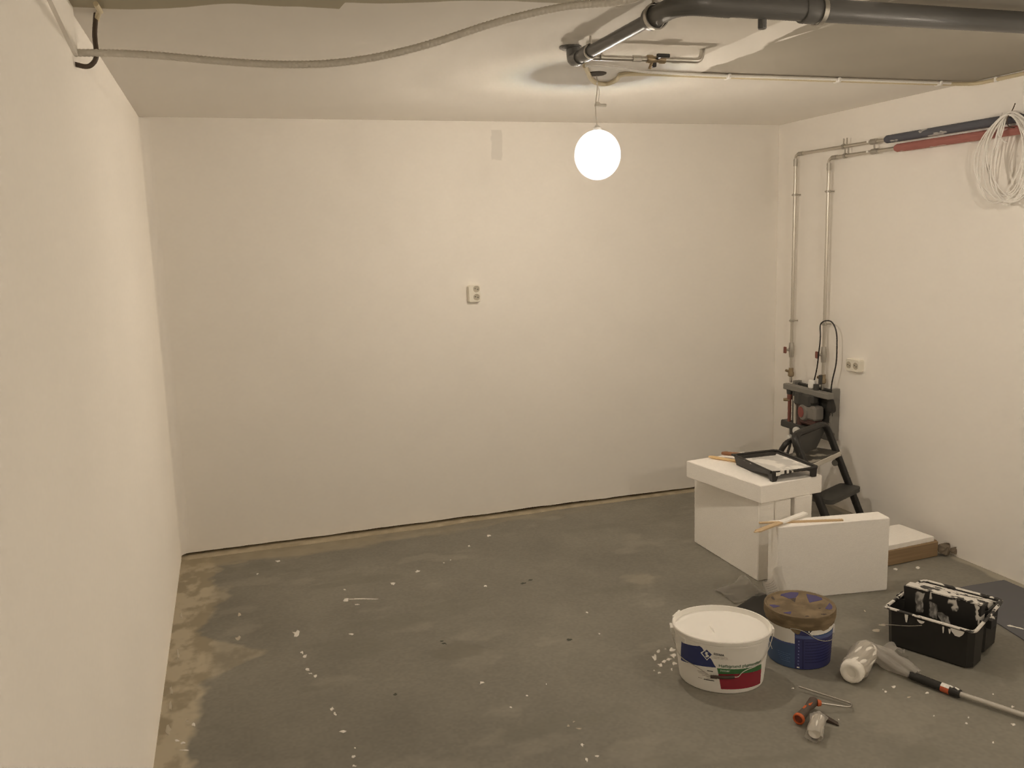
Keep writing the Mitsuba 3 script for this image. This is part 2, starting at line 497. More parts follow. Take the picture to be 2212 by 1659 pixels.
# back wall: plaster skin that ends ragged a little above the floor, a brown gap behind it
xs = np.linspace(0, W, 260)
low = 0.019 + 0.018 * np.array([meshkit.fbm(np.array([x * 6.0, 0.3, 0.7]), 4) - 0.35 for x in xs])
low = np.clip(low + 0.012 * (np.array([meshkit.noise(np.array([x * 2.2, 5.3, 0.7])) for x in xs]) - 0.3), 0.005, 0.042)
poly = shapely.Polygon([(0, H)] + [(x, z) for x, z in zip(xs, low)] + [(W, H)])
skin = extrude(poly, 0.045)
struct('wall_back', frame_mesh(skin, (0, 0.045, 0), (1, 0, 0), (0, 0, 1), (0, -1, 0)), 'wall_back', 'large plain cream white wall at the back')
part('wall_back', 'gap', box((W / 2, 0.145, H / 2), (W, 0.2, H), 0.0001), 'gap', False, label='brown gap under the ragged edge of the plaster')
# ragged mortar strip on the floor along the back wall
xs = np.linspace(0.0, W, 220)
wd = np.array([0.045 + 0.035 * (meshkit.fbm(np.array([x * 4.0, 9.3, 0.7]), 4) - 0.4) + 0.012 * math.sin(x * 1.7) for x in xs])
hh = np.array([0.006 + 0.005 * (meshkit.fbm(np.array([x * 7.0, 2.3, 3.7]), 3) - 0.4) for x in xs])
v, f = [], []
for i, x in enumerate(xs):
    v += [(x, 0.045, hh[i]), (x, -0.3 * wd[i], hh[i] * 0.9), (x, -0.8 * wd[i], hh[i] * 0.7), (x, -wd[i], 0.0003)]
for i in range(len(xs) - 1):
    for k in range(3):
        a = i * 4 + k
        f += [[a, a + 1, a + 5], [a, a + 5, a + 4]]
part('floor', 'mortar_strip', trimesh.Trimesh(v, f, process=False), 'mortar', 50, label='ragged beige mortar strip along the back wall')
# raised plaster band along the top of the left wall, from the cable hole on
band = shapely.Polygon([(-2.262, 2.5), (-2.262, 2.362), (-2.30, 2.366), (-2.65, 2.421), (-3.4, 2.43), (-DEPTH, 2.43), (-DEPTH, 2.5)])
struct('trim_1', frame_mesh(extrude(band, 0.012), (0, 0, 0), (0, 1, 0), (0, 0, 1), (1, 0, 0)), 'wall', 'raised plaster band along the top of the left wall')

# the corner between left and back wall is plastered with a soft hollow
t = np.linspace(0, math.pi / 2, 9)
prof = [(0.0, -0.055)] + [(0.055 - 0.055 * math.cos(q), -0.055 + 0.055 * math.sin(q)) for q in t[1:-1]] + [(0.055, 0.0)]
pts2 = prof + [(0.055, 0.004), (-0.004, 0.004), (-0.004, -0.055)]
m = extrude(shapely.Polygon(pts2), 2.470, 0.024)
scene['trim_2'] = mikit.ply(m, 'mat_wall', smooth=40)
labels['trim_2'] = {'label': 'softly hollowed plaster in the corner of left and back wall', 'kind': 'structure'}

# dried paint spots, flakes and scuffs on the floor
SPOTS = [[1989,-2116,11,-4,-15,-29],[2029,-2077,9,-4,-10,-19],[2069,-2065,6,-2,-4,-8],[2091,-2079,17,-7,-12,-23],[2072,-2135,15,-6,-12,-22],[2041,-2154,13,-5,-8,-15],[2012,-2165,11,-4,-8,-14],[1982,-2188,13,-5,-11,-21],[2045,-2195,9,-4,-10,-18],[1947,-2242,7,-3,-5,-10],[1937,-2217,4,-1,-4,-7],[2008,-2236,4,-1,-8,-14],[558,-1292,20,-8,-3,-40],[567,-1503,10,-4,-2,-18],[576,-1544,10,-4,-2,-27],[575,-1669,9,-4,-1,-17],[584,-1712,9,-4,-1,-8],[599,-1739,9,-4,-2,-16],[636,-2034,9,-3,-2,-17],[643,-2076,7,-3,-2,-20],[655,-2204,13,-5,-2,-13],[683,-2332,6,-2,-1,-9],[669,-2382,8,-3,-2,-11],[663,-2440,9,-3,-1,-8],[902,-1010,84,-35,-2,-8],[829,-993,18,-7,-3,-23],[1094,-875,16,-7,-6,-31],[874,-1073,13,-5,-2,-11],[840,-857,11,-5,-2,-12],[531,-289,15,-6,-2,-31],[413,-444,7,-3,-1,-14],[797,-1398,12,-5,-2,-15],[125,-1955,7,-3,1,-17],[70,-2046,10,-4,0,-10],[93,-2071,13,-5,0,-10],[99,-2123,16,-6,0,-6],[1237,-2052,11,-4,-4,-14],[1621,-472,10,-4,-6,-23],[1785,-347,13,-6,-7,-24],[1416,-685,7,-3,-3,-14],[1461,-657,5,-2,-4,-14],[1255,-752,17,-7,-4,-20],[1537,-1092,11,-5,-5,-18],[1902,-1591,6,-3,-4,-10],[1864,-1823,6,-2,-4,-9],[1377,-2216,5,-2,-2,-7],[1290,-2274,8,-3,-2,-6],[1450,-2606,8,-3,-4,-11],[1429,-2693,6,-2,-7,-17],[1471,-2689,10,-4,-3,-7],[1480,-2159,3,-1,-3,-7],[2745,-2680,10,-4,-8,-9],[2830,-2763,8,-3,-8,-8],[2691,-2682,3,-1,-5,-6],[2691,-2697,7,-3,-5,-6],[3052,-2861,5,-2,-6,-5],[3045,-2955,8,-3,-8,-7],[2799,-2981,6,-2,-7,-7],[2950,-3046,11,-4,-10,-9],[2838,-2953,5,-2,-5,-5],[2731,-2899,3,-1,-5,-5],[2789,-3107,7,-3,-7,-6],[2375,-2547,10,-4,-4,-6],[2392,-2797,3,-1,-4,-5],[3626,-1707,11,-5,-18,-21],[3743,-1735,11,-5,-14,-15]]
DIM = [[310,-973,11,-4,0,-28],[300,-1250,16,-7,-1,-35],[40,-1317,8,-3,3,-75],[29,-1637,9,-4,3,-56],[33,-1773,7,-3,3,-60],[35,-1954,12,-5,2,-41],[36,-873,9,-4,2,-46],[101,-1918,12,-5,1,-14],[1448,-2474,6,-2,-3,-9],[1479,-2456,6,-2,-2,-6],[1481,-2507,13,-5,-2,-6],[2744,-2763,10,-4,-5,-5],[3089,-2220,19,-8,-10,-11],[3027,-2256,30,-12,-13,-15],[3120,-2071,8,-3,-7,-8]]
DARK = [[1782,-1106,18,-8,-4,-12],[1736,-1134,18,-7,-4,-12],[1180,-1652,14,-5,-3,-13],[1176,-1626,12,-5,-2,-9],[1715,-1828,13,-5,-5,-13],[891,-2014,10,-4,-2,-11]]
for rows, m in ((SPOTS, 'chip'), (DIM, 'chip_dim'), (DARK, 'chip_dark')):
    for s in rows:
        s = np.array(s) / 1000
        s[2:] *= 0.74
        part('floor', 'paint_spot' if m != 'chip_dark' else 'scuff', blob(s[0], s[1], s[2:4], s[4:6], n=9, rough=1.15), m, False)

# dark floor mat along the right wall
k = thing('floor_mat', 'dark blue grey floor mat by the right wall, beyond the black roller bucket', 'mat')
part(k, 'sheet', extrude(shapely.Polygon([(3.625, -2.030), (3.80, -2.033), (4.0, -2.042), (3.998, -2.6), (3.985, -3.6), (3.50, -3.6), (3.535, -2.60), (3.575, -2.39)]).buffer(0.004), 0.005), 'mat_blue', False)
s = blob(3.60, -2.455, (0.018, -0.03), (0.006, 0.005), rough=0.9, z=0.005)
part(k, 'paint_spot', s, 'chip', False)

# ------------------------------------------------------------------ lamps


def pendant(pos, core, label, collar=0.046, side=0.026):
    x, y, z = pos
    k = thing('pendant_bulb', label, 'light bulb')
    part(k, 'ceiling_box', lathe([(0, 0), (0.045, 0), (0.045, -0.004), (0.038, -0.007), (0.008, -0.012), (0, -0.012)], 40, c=(x, y, H)), 'slot', 35, label='dark round ceiling box')
    cordp = spline([(x, y, H - 0.008), (x + 0.004, y, H - 0.06), (x - 0.004, y, H - 0.12), (x + 0.001, y, z + 0.118)], 24)
    part(k, 'cord', tube(cordp, 0.0026, 8), 'pipe_pale')
    cord2 = spline([(x, y, H - 0.04), (x + 0.012, y, H - 0.075), (x + 0.006, y, H - 0.125)], 16)
    part(k, 'cord', tube(cord2, 0.0022, 8), 'white_plastic')
    part(k, 'connector', cat(box((x + 0.018, y, H - 0.138), (0.055, 0.016, 0.014), 0.003), box((x + 0.004, y, H - 0.131), (0.02, 0.012, 0.016), 0.002)), 'pipe_pale', label='pale cable connector block')
    part(k, 'lamp_holder', lathe([(0, 0.13), (0.008, 0.13), (0.012, 0.122), (0.018, 0.118), (0.019, 0.085), (0.014, 0.08), (0, 0.08)], 32, c=(x, y, z)), 'white_plastic')
    part(k, 'lamp_base', lathe([(0, 0.082), (0.0135, 0.082), (0.0135, 0.060), (0.022, 0.045), (0.030, 0.034), (collar, 0.0225), (collar, 0.0205), (0, 0.0205)], 40, c=(x, y, z)), 'white_plastic', label='opaque bulb base, shaped to block light going up')  # collar is an added flare that cuts the upward light
    t = np.linspace(0, math.pi / 2, 10)
    s = lathe([(0, 0.020), (0.027, 0.020), (0.028, 0.018), (0.028, 0.018 - side)] + [(0.028 * math.cos(q), 0.018 - side - 0.026 * math.sin(q)) for q in t[1:-1]] + [(0, -0.008 - side)], 40, c=(x, y, z))
    if s.volume < 0: s.invert()
    part(k, 'light_source', s, 'bulb_core', True, emitter={'type': 'area', 'radiance': {'type': 'rgb', 'value': list(core)}})
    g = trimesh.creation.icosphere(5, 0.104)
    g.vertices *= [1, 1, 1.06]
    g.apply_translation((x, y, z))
    part(k, 'glare_globe', g, 'glare_shell', True, label='added glowing shell for the glare around the bulb', emitter={'type': 'area', 'radiance': {'type': 'rgb', 'value': list(GLARE)}})  # larger than a real bulb, added to imitate its glare


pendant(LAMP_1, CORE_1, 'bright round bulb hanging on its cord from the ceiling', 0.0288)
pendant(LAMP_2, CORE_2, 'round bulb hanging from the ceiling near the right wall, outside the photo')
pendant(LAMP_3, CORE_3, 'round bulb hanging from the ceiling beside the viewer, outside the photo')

# ------------------------------------------------------------------ ceiling pipes
ZD, YB = 2.447, -2.865
k = thing('waste_pipe', 'dark grey plastic waste pipe with a bend, clamped under the ceiling', 'pipe')
part(k, 'branch_pipe', rod((1.700, -2.06, ZD), (1.700, YB + 0.10, ZD), 0.0215, 28), 'grey_pvc')
part(k, 'elbow', tube(fillet([(1.700, -2.10, ZD), (1.700, -2.035, ZD), (1.700, -2.035, H)], 0.05, 10), 0.0265, 28), 'grey_pvc')
part(k, 'collar', lathe_axis([(0.0, 0), (0.027, 0), (0.028, 0.004), (0.028, 0.05), (0.026, 0.058), (0, 0.058)], (1.700, -2.145, ZD), (0, -1, 0)), 'grey_pvc')
part(k, 'flange', lathe([(0, 0), (0.042, 0), (0.042, -0.006), (0.03, -0.012), (0, -0.012)], 32, c=(1.692, -2.025, H)), 'grey_pvc')
part(k, 'bend', tube(fillet([(1.700, YB + 0.17, ZD), (1.700, YB, ZD), (1.86, YB, ZD)], 0.10, 12), np.r_[0.030, np.linspace(0.0305, 0.0355, 12), 0.036], 32), 'grey_pvc')
part(k, 'collar', lathe_axis([(0, 0), (0.034, 0), (0.036, 0.005), (0.036, 0.03), (0.032, 0.034), (0, 0.034)], (1.700, YB + 0.20, ZD), (0, -1, 0)), 'grey_pvc')
part(k, 'main_pipe', rod((1.82, YB, ZD), (W, YB - 0.01, ZD), 0.034, 36), 'grey_pvc')
part(k, 'collar', lathe_axis([(0, 0), (0.038, 0), (0.040, 0.004), (0.040, 0.05), (0.037, 0.056), (0, 0.056)], (2.11, YB, ZD), (1, 0, 0)), 'grey_pvc')
part(k, 'pipe_stub', lathe([(0, -0.03), (0.011, -0.03), (0.013, -0.026), (0.013, 0.0), (0, 0)], 20, c=(1.98, YB + 0.012, ZD - 0.03)), 'grey_pvc')


def ring_clamp(k, c, d, r):
    d = np.asarray(d, float)
    part(k, 'clamp', lathe_axis([(r, -0.008), (r + 0.004, -0.008), (r + 0.004, 0.008), (r, 0.008)], c, d, 32), 'zinc')
    part(k, 'hanger_rod', rod((c[0], c[1], c[2] + r), (c[0], c[1], H), 0.0045, 10), 'zinc')
    part(k, 'bolt', cat(rod((c[0] - 0.018, c[1] - 0.016, c[2] + r + 0.002), (c[0] + 0.018, c[1] + 0.016, c[2] + r + 0.002), 0.005, 8)), 'zinc')


ring_clamp(k, (1.700, -2.20, ZD), (0, 1, 0), 0.0235)
ring_clamp(k, (1.700, YB + 0.16, ZD), (0, 1, 0), 0.037)
ring_clamp(k, (2.172, YB, ZD), (1, 0, 0), 0.041)
ring_clamp(k, (3.3, YB, ZD), (1, 0, 0), 0.035)

k = thing('water_pipe', 'short steel water pipe with a stop valve under the ceiling beside the grey waste pipe', 'pipe')
ZV, YV = 2.455, -2.072
part(k, 'tube', tube(fillet([(1.757, YV + 0.012, H), (1.757, YV + 0.012, ZV), (2.222, YV - 0.008, ZV), (2.235, YV, H)], 0.035, 8), 0.0105, 16), 'zinc')
part(k, 'valve_body', cat(lathe_axis([(0, 0), (0.014, 0), (0.016, 0.004), (0.016, 0.022), (0.012, 0.03), (0.012, 0.05), (0.016, 0.056), (0.016, 0.076), (0, 0.078)], (1.99, YV, ZV), (1, -0.03, 0), 16)), 'brass')
part(k, 'valve_handle', cat(rod((2.03, YV, ZV), (2.03, YV - 0.05, ZV + 0.004), 0.006, 10), box((2.035, YV - 0.05, ZV + 0.004), (0.055, 0.012, 0.014), 0.003), box((2.03, YV + 0.02, ZV - 0.016), (0.018, 0.02, 0.02), 0.003)), 'black')
part(k, 'drain_nozzle', rod((2.015, YV, ZV - 0.004), (2.008, YV + 0.012, ZV - 0.034), 0.006, 10), 'brass')
part(k, 'coupling', lathe_axis([(0, 0), (0.0125, 0), (0.0125, 0.035), (0, 0.035)], (1.93, YV, ZV), (1, 0, 0), 8), 'galvanised')
part(k, 'coupling', lathe_axis([(0, 0), (0.012, 0), (0.012, 0.03), (0, 0.03)], (2.10, YV, ZV), (1, 0, 0), 8), 'galvanised')
part(k, 'clamp', cat(rod((1.80, YV, ZV), (1.80, YV, H), 0.004, 8), lathe_axis([(0.0085, -0.006), (0.012, -0.006), (0.012, 0.006), (0.0085, 0.006)], (1.80, YV, ZV), (1, 0, 0), 20)), 'zinc')

k = thing('cable_conduit', 'cream cable conduit clipped along the ceiling from bulb to right wall', 'conduit')
zc = H - 0.012
cp = [(1.868, -1.75, zc), (1.917, -1.658, zc), (2.017, -1.469, zc), (2.085, -1.372, zc), (2.150, -1.355, zc), (2.150, -1.46, zc), (2.10, -1.60, zc), (2.20, -1.632, zc), (2.628, -1.620, zc), (3.92, -1.618, zc), (W - 0.014, -1.66, zc - 0.004), (W - 0.012, -1.85, zc - 0.004), (W - 0.012, -2.79, zc - 0.004)]
part(k, 'tube', tube(fillet(cp, 0.05, 6), 0.0095, 14), 'cream_pvc')
part(k, 'tube', tube(fillet([(1.868, -1.752, zc), (1.94, -1.762, zc), (2.04, -1.722, zc), (2.18, -1.668, zc), (2.40, -1.645, zc), (2.62, -1.638, zc), (3.9, -1.636, zc)], 0.04, 5), 0.0062, 12), 'white_plastic', label='thin white tube beside it')
for x in (2.628, 3.228, 3.835):
    part(k, 'clip', box((x, -1.624, zc - 0.001), (0.018, 0.046, 0.022), 0.004), 'white_plastic')
for y in (-1.78, -2.35):
    part(k, 'clip', box((W - 0.012, y, zc - 0.003), (0.022, 0.018, 0.026), 0.004), 'white_plastic')

k = thing('flex_hose', 'sagging grey flexible conduit strung from the left wall across the ceiling', 'hose')
hp = spline([(-0.01, -2.242, 2.374), (0.184, -2.308, 2.363), (0.38, -2.377, 2.339), (0.576, -2.445, 2.320), (0.707, -2.491, 2.317), (0.905, -2.56, 2.339), (1.037, -2.606, 2.370), (1.168, -2.652, 2.408), (1.298, -2.697, 2.438), (1.427, -2.742, 2.456), (1.575, -2.79, 2.468), (1.640, -2.815, 2.489)], 420)
part(k, 'tube', tube(hp, 0.0108 + 0.0011 * np.sin(np.arange(420) * 2.1), 14), 'flex', 60)

k = thing('wall_cable', 'dark brown cable dropping from the ceiling and hooking into the left wall', 'cable')
part(k, 'cable', tube(spline([(0.067, -2.203, H - 0.002), (0.062, -2.215, 2.46), (0.060, -2.235, 2.42), (0.062, -2.25, 2.385), (0.058, -2.262, 2.352), (0.040, -2.262, 2.334), (0.015, -2.250, 2.336), (-0.01, -2.235, 2.345)], 60), 0.0072, 12), 'dark_cable')
part(k, 'cable_end', tube(spline([(0.085, -2.36, H - 0.012), (0.088, -2.29, H - 0.016), (0.075, -2.225, H - 0.008), (0.067, -2.203, H - 0.02)], 24), 0.0075, 10), 'cream_pvc', label='cream sleeve on the ceiling')

# ------------------------------------------------------------------ sockets


def socket(name, label, o, u, v, n, w, h):
    k = thing(name, label, 'socket')
    u, v, n = (np.asarray(t, float) for t in (u, v, n))
    plate = hull([(sx * (w / 2 - a), sy * (h / 2 - b), z) for sx in (-1, 1) for sy in (-1, 1) for a, b, z in ((0, .008, 0), (.008, 0, 0), (0, .008, .03), (.008, 0, .03), (.003, .010, .038), (.010, .003, .038))])
    part(k, 'housing', frame_mesh(plate, o, u, v, n), 'socket', 25)
    long_u = w > h
    for s in (-1, 1):
        c = np.array([s * w * 0.25, 0, 0]) if long_u else np.array([0.012, s * h * 0.235 + 0.004, 0])
        r = 0.0205 if not long_u else 0.0215
        rim = lathe([(r, 0.0365), (r, 0.0392), (r - 0.002, 0.0398), (r - 0.0035, 0.0392), (r - 0.004, 0.0385), (0, 0.0385)], 36, c=c)
        ok = part(k, 'outlet', frame_mesh(rim, o, u, v, n), 'socket_inner', 25)
        hol = [lathe([(0, 0.0395), (0.0034, 0.0395), (0.0034, 0.038)], 12, c=c + np.array([dx, dy, 0])) for dx, dy in ((-0.008, 0.003), (0.008, -0.003))]
        part(ok, 'pin_hole', frame_mesh(cat(*hol), o, u, v, n), 'slot', False)
    return k


socket('wall_socket', 'cream double socket mounted alone on the large back wall', (1.836, 0, 1.460), (1, 0, 0), (0, 0, 1), (0, -1, 0), 0.076, 0.106)
socket('wall_socket', 'cream double socket on the right wall beside the heating pipes', (W, -0.850, 0.952), (0, -1, 0), (0, 0, 1), (-1, 0, 0), 0.122, 0.078)

# ------------------------------------------------------------------ heating pipes on the right wall
XP = W - 0.045


def riser(y, ytop_end, ztop, zbot, label, insul, x0, clampz):
    k = thing('heating_pipe', label, 'pipe')
    part(k, 'tube', tube(fillet([(XP, y, zbot), (XP, y, ztop), (XP, ytop_end, ztop)], 0.035, 8), 0.0105, 20), 'steel')
    part(k, 'press_sleeve', rod((XP, y, ztop - 0.075), (XP, y, ztop - 0.03), 0.0135, 20), 'galvanised')
    part(k, 'press_sleeve', rod((XP, y - 0.03, ztop), (XP, y - 0.075, ztop), 0.0135, 20), 'galvanised')
    part(k, 'insulation', tube([(XP, x0, ztop), (XP, x0 - 0.012, ztop), (XP, -2.8, ztop)], np.array([0.017, 0.0225, 0.0225]), 24), insul, 40, label='foam insulation sleeve')
    for z in clampz:
        part(k, 'clamp', cat(lathe_axis([(0.0105, -0.008), (0.0155, -0.008), (0.0155, 0.008), (0.0105, 0.008)], (XP, y, z), (0, 0, 1), 24), rod((XP, y, z), (W, y, z), 0.005, 10), box((XP - 0.004, y, z), (0.014, 0.046, 0.008), 0.002)), 'galvanised')
    return k


k1 = riser(-0.250, -1.10, 2.280, 0.76, 'far steel heating pipe, next to the corner, ending in a blue foam sleeve', 'blue_foam', -1.077, (2.02, 1.183))
k2 = riser(-0.587, -1.18, 2.224, 0.76, 'near steel heating pipe, to the right of the other, ending in a red foam sleeve', 'red_foam', -1.157, (2.022, 1.188))
for k, y, z in ((k1, -0.72, 2.280), (k2, -0.735, 2.224)):
    part(k, 'pipe_hanger', cat(rod((XP, y, z), (W, y, z), 0.005, 10), lathe_axis([(0.0105, -0.008), (0.0155, -0.008), (0.0155, 0.008), (0.0105, 0.008)], (XP, y, z), (0, 1, 0), 24), box((XP + 0.005, y + 0.008, z + 0.026), (0.008, 0.006, 0.045), 0.001), box((XP + 0.005, y - 0.02, z + 0.026), (0.008, 0.006, 0.045), 0.001)), 'galvanised')
    part(k, 'coupling', lathe_axis([(0.0105, 0), (0.0165, 0.002), (0.0165, 0.05), (0.0105, 0.052)], (XP, -0.955 if k is k1 else -0.965, z), (0, -1, 0), 20), 'galvanised')
    part(k, 'bleed_nipple', rod((XP - 0.01, -0.95, z + 0.002), (XP - 0.026, -0.955, z + 0.002), 0.006, 10), 'white_plastic')
part(k2, 'bracket', rod((XP, -0.985, 2.224), (XP, -0.98, 2.280), 0.005, 10), 'galvanised')
for k, y, z in ((k1, -0.250, 0.985), (k2, -0.587, 0.99)):
    part(k, 'stop_valve', cat(lathe_axis([(0, -0.05), (0.015, -0.05), (0.017, -0.03), (0.02, 0), (0.017, 0.03), (0.015, 0.05), (0, 0.05)], (XP, y, z), (0, 0, 1), 16), rod((XP, y, z), (XP - 0.04, y + 0.01, z), 0.008, 12)), 'galvanised')
    part(k, 'valve_handle', cat(box((XP - 0.043, y + 0.012, z), (0.014, 0.024, 0.044), 0.004)), 'valve_red')
    part(k, 'union', cat(lathe_axis([(0, 0), (0.013, 0), (0.02, 0.006), (0.02, 0.03), (0.016, 0.036), (0.016, 0.06), (0, 0.06)], (XP, y, 0.80), (0, 0, 1), 8), rod((XP, y, 0.83), (XP - 0.035, y + 0.012, 0.845), 0.009, 10)), 'brass')

# ------------------------------------------------------------------ underfloor heating manifold
k = thing('heating_manifold', 'heating manifold with pump, dark bars, gauge and red valves on the right wall', 'heating manifold')
XM = 3.955
part(k, 'flow_bar', box((XM, -0.50, 0.742), (0.050, 0.47, 0.040), 0.006), 'manifold_grey')
part(k, 'return_bar', box((XM, -0.50, 0.484), (0.055, 0.50, 0.046), 0.006), 'manifold')
for y in (-0.30, -0.69):
    part(k, 'bracket', box((4.02, y, 0.61), (0.06, 0.024, 0.34), 0.003), 'manifold_grey')
part(k, 'back_plate', box((4.02, -0.50, 0.66), (0.02, 0.36, 0.22), 0.004), 'manifold')
for i, y in enumerate((-0.325, -0.39)):
    part(k, 'flow_meter', cat(rod((XM - 0.01, y, 0.50), (XM - 0.01, y, 0.735), 0.0115, 14), rod((XM - 0.01, y, 0.66), (XM - 0.01, y, 0.70), 0.017, 14)), 'valve_red' if i == 0 else 'pipe_pale')
    part(k, 'valve_cap', lathe([(0, 0), (0.020, 0), (0.021, -0.004), (0.018, -0.03), (0, -0.032)], 16, c=(XM - 0.012, y, 0.726)), 'manifold')
part(k, 'knob', cat(rod((XM - 0.01, -0.328, 0.655), (XM - 0.035, -0.295, 0.655), 0.011, 12)), 'brass')
part(k, 'mixing_valve', cat(box((XM, -0.49, 0.685), (0.085, 0.17, 0.085), 0.012), rod((XM - 0.03, -0.47, 0.66), (XM - 0.03, -0.47, 0.73), 0.02, 14), box((XM - 0.01, -0.56, 0.70), (0.05, 0.08, 0.06), 0.01)), 'manifold')
part(k, 'pump_body', cat(lathe_axis([(0, 0), (0.052, 0), (0.058, 0.01), (0.058, 0.06), (0.05, 0.075), (0, 0.078)], (XM + 0.03, -0.515, 0.605), (-1, 0.12, 0), 32), box((XM, -0.58, 0.61), (0.08, 0.10, 0.095), 0.014)), 'pump_grey')
part(k, 'pump_label', lathe_axis([(0, 0.0795), (0.034, 0.0795), (0.036, 0.077)], (XM + 0.03, -0.505, 0.605), (-1, 0.12, 0), 28), 'pump_red')
part(k, 'pump_housing', cat(box((XM + 0.01, -0.53, 0.545), (0.075, 0.16, 0.05), 0.012), rod((XM, -0.435, 0.50), (XM, -0.435, 0.70), 0.022, 14)), 'dark_red')
part(k, 'gauge', cat(lathe_axis([(0, 0), (0.027, 0), (0.027, 0.014), (0.024, 0.016), (0, 0.016)], (XM - 0.035, -0.447, 0.468), (-1, -0.35, 0), 28)), 'gauge', label='white round pressure gauge')
for y, z in ((-0.362, 0.405), (-0.452, 0.395)):
    part(k, 'cap', lathe_axis([(0, 0), (0.017, 0), (0.019, 0.006), (0.015, 0.026), (0, 0.03)], (XM - 0.02, y, z), (-1, -0.2, 0.1), 16), 'gauge')
    part(k, 'valve_cap', lathe([(0, 0), (0.022, 0), (0.022, -0.03), (0.017, -0.05), (0, -0.052)], 14, c=(XM - 0.005, y, 0.463)), 'manifold')
part(k, 'air_vent', cat(lathe([(0, 0), (0.012, 0), (0.026, 0.012), (0.026, 0.05), (0.02, 0.06), (0, 0.062)], 24, c=(XM, -0.545, 0.762))), 'gauge', label='white round vent cap')
part(k, 'valve_stem', cat(rod((XM, -0.587, 0.74), (XM, -0.587, 0.80), 0.018, 12), rod((XM + 0.02, -0.60, 0.80), (XM + 0.02, -0.60, 0.86), 0.012, 10)), 'manifold')
for y, dy in ((-0.33, 0.05), (-0.39, 0.0), (-0.47, -0.04), (-0.56, -0.06)):
    part(k, 'floor_pipe', tube(spline([(XM, y, 0.47), (XM, y, 0.36), (XM - 0.03, y + dy * 0.4, 0.22), (XM - 0.05, y + dy, 0.0)], 24), 0.0095, 12), 'manifold')
# pump lead looped over the pipe clamp, plug hanging
k = thing('power_cord', 'black power cord with plug, looped over the heating pipe above the manifold', 'power cord')
part(k, 'cable', tube(spline([(3.975, -0.50, 0.70), (3.965, -0.545, 0.80), (3.965, -0.575, 0.90), (3.960, -0.600, 1.03), (3.965, -0.600, 1.14), (3.975, -0.590, 1.192), (3.985, -0.635, 1.215), (3.985, -0.69, 1.205), (3.985, -0.725, 1.16), (3.985, -0.738, 1.07), (3.985, -0.735, 0.95), (3.985, -0.705, 0.84), (3.985, -0.695, 0.75), (3.985, -0.70, 0.70)], 120), 0.0042, 10), 'black')
part(k, 'plug', cat(hull([(3.985 + a, -0.702 + b, z) for a, b, z in [(s * .010, t * .010, .715) for s in (-1, 1) for t in (-1, 1)] + [(s * .016, t * .024, .67) for s in (-1, 1) for t in (-1, 1)] + [(s * .016, t * .026, .645) for s in (-1, 1) for t in (-1, 1)] + [(s * .012, t * .018, .632) for s in (-1, 1) for t in (-1, 1)]]), rod((3.985, -0.715, 0.64), (3.985, -0.715, 0.61), 0.0025, 8), rod((3.985, -0.690, 0.64), (3.985, -0.690, 0.61), 0.0025, 8)), 'black')

# ------------------------------------------------------------------ cable coil on the right wall
k = thing('cable_coil', 'hank of white cable hanging from the insulated pipes on the right wall', 'cable coil')
for i in range(11):
    cy = -1.965 + 0.035 * math.sin(i * 2.1); hw = 0.10 + 0.035 * rng.random(); hz = 0.175 + 0.030 * rng.random()
    if i == 0: cy, hw, hz = -1.93, 0.16, 0.185
    tilt = 0.22 * math.sin(i * 1.7); ph = rng.random() * 6
    t = np.linspace(0, 2 * math.pi, 9)[:-1]
    yy = hw * np.sin(t) * (1 + 0.10 * np.sin(2 * t + ph)); zz = hz * np.cos(t) * (1 + 0.05 * np.sin(3 * t + ph))
    zz = zz - hz
    pts = np.stack([3.955 - 0.022 * (i % 4) / 3 + 0.012 * np.sin(t + ph), cy * 1 + yy * math.cos(tilt) - zz * math.sin(tilt) * 0.6, 2.286 + zz], 1)
    pts[0] = (3.955 - 0.02 * (i % 4) / 3, -1.94, 2.29 + 0.004 * (i % 3))
    part(k, 'loop', tube(spline(pts, 72, closed=True)[:-1], 0.0036, 8, closed=True), 'white_plastic')
part(k, 'tie_wire', tube(spline([(3.985, -1.945, 2.345), (3.95, -1.955, 2.30), (3.93, -1.955, 2.27), (3.95, -1.95, 2.24), (3.99, -1.95, 2.235)], 24), 0.0025, 8), 'dark_cable')
part(k, 'loose_end', tube(spline([(3.955, -1.90, 2.31), (3.945, -1.895, 2.24), (3.94, -1.915, 2.19), (3.94, -1.95, 2.165)], 24), 0.0036, 8), 'white_plastic')

# ------------------------------------------------------------------ step stool
k = thing('step_stool', 'black folding step stool with worn grey platform before the heating manifold', 'step stool')
Tr, Tl = np.array([3.832, -0.842, 0.585]), np.array([3.480, -1.005, 0.575])
Br, Bl = np.array([3.985, -1.035, 0.0]), np.array([3.635, -1.205, 0.0])
Rr, Rl = np.array([3.690, -0.520, 0.0]), np.array([3.335, -0.690, 0.0])


def lerp(a, b, t):
    return a + (b - a) * t


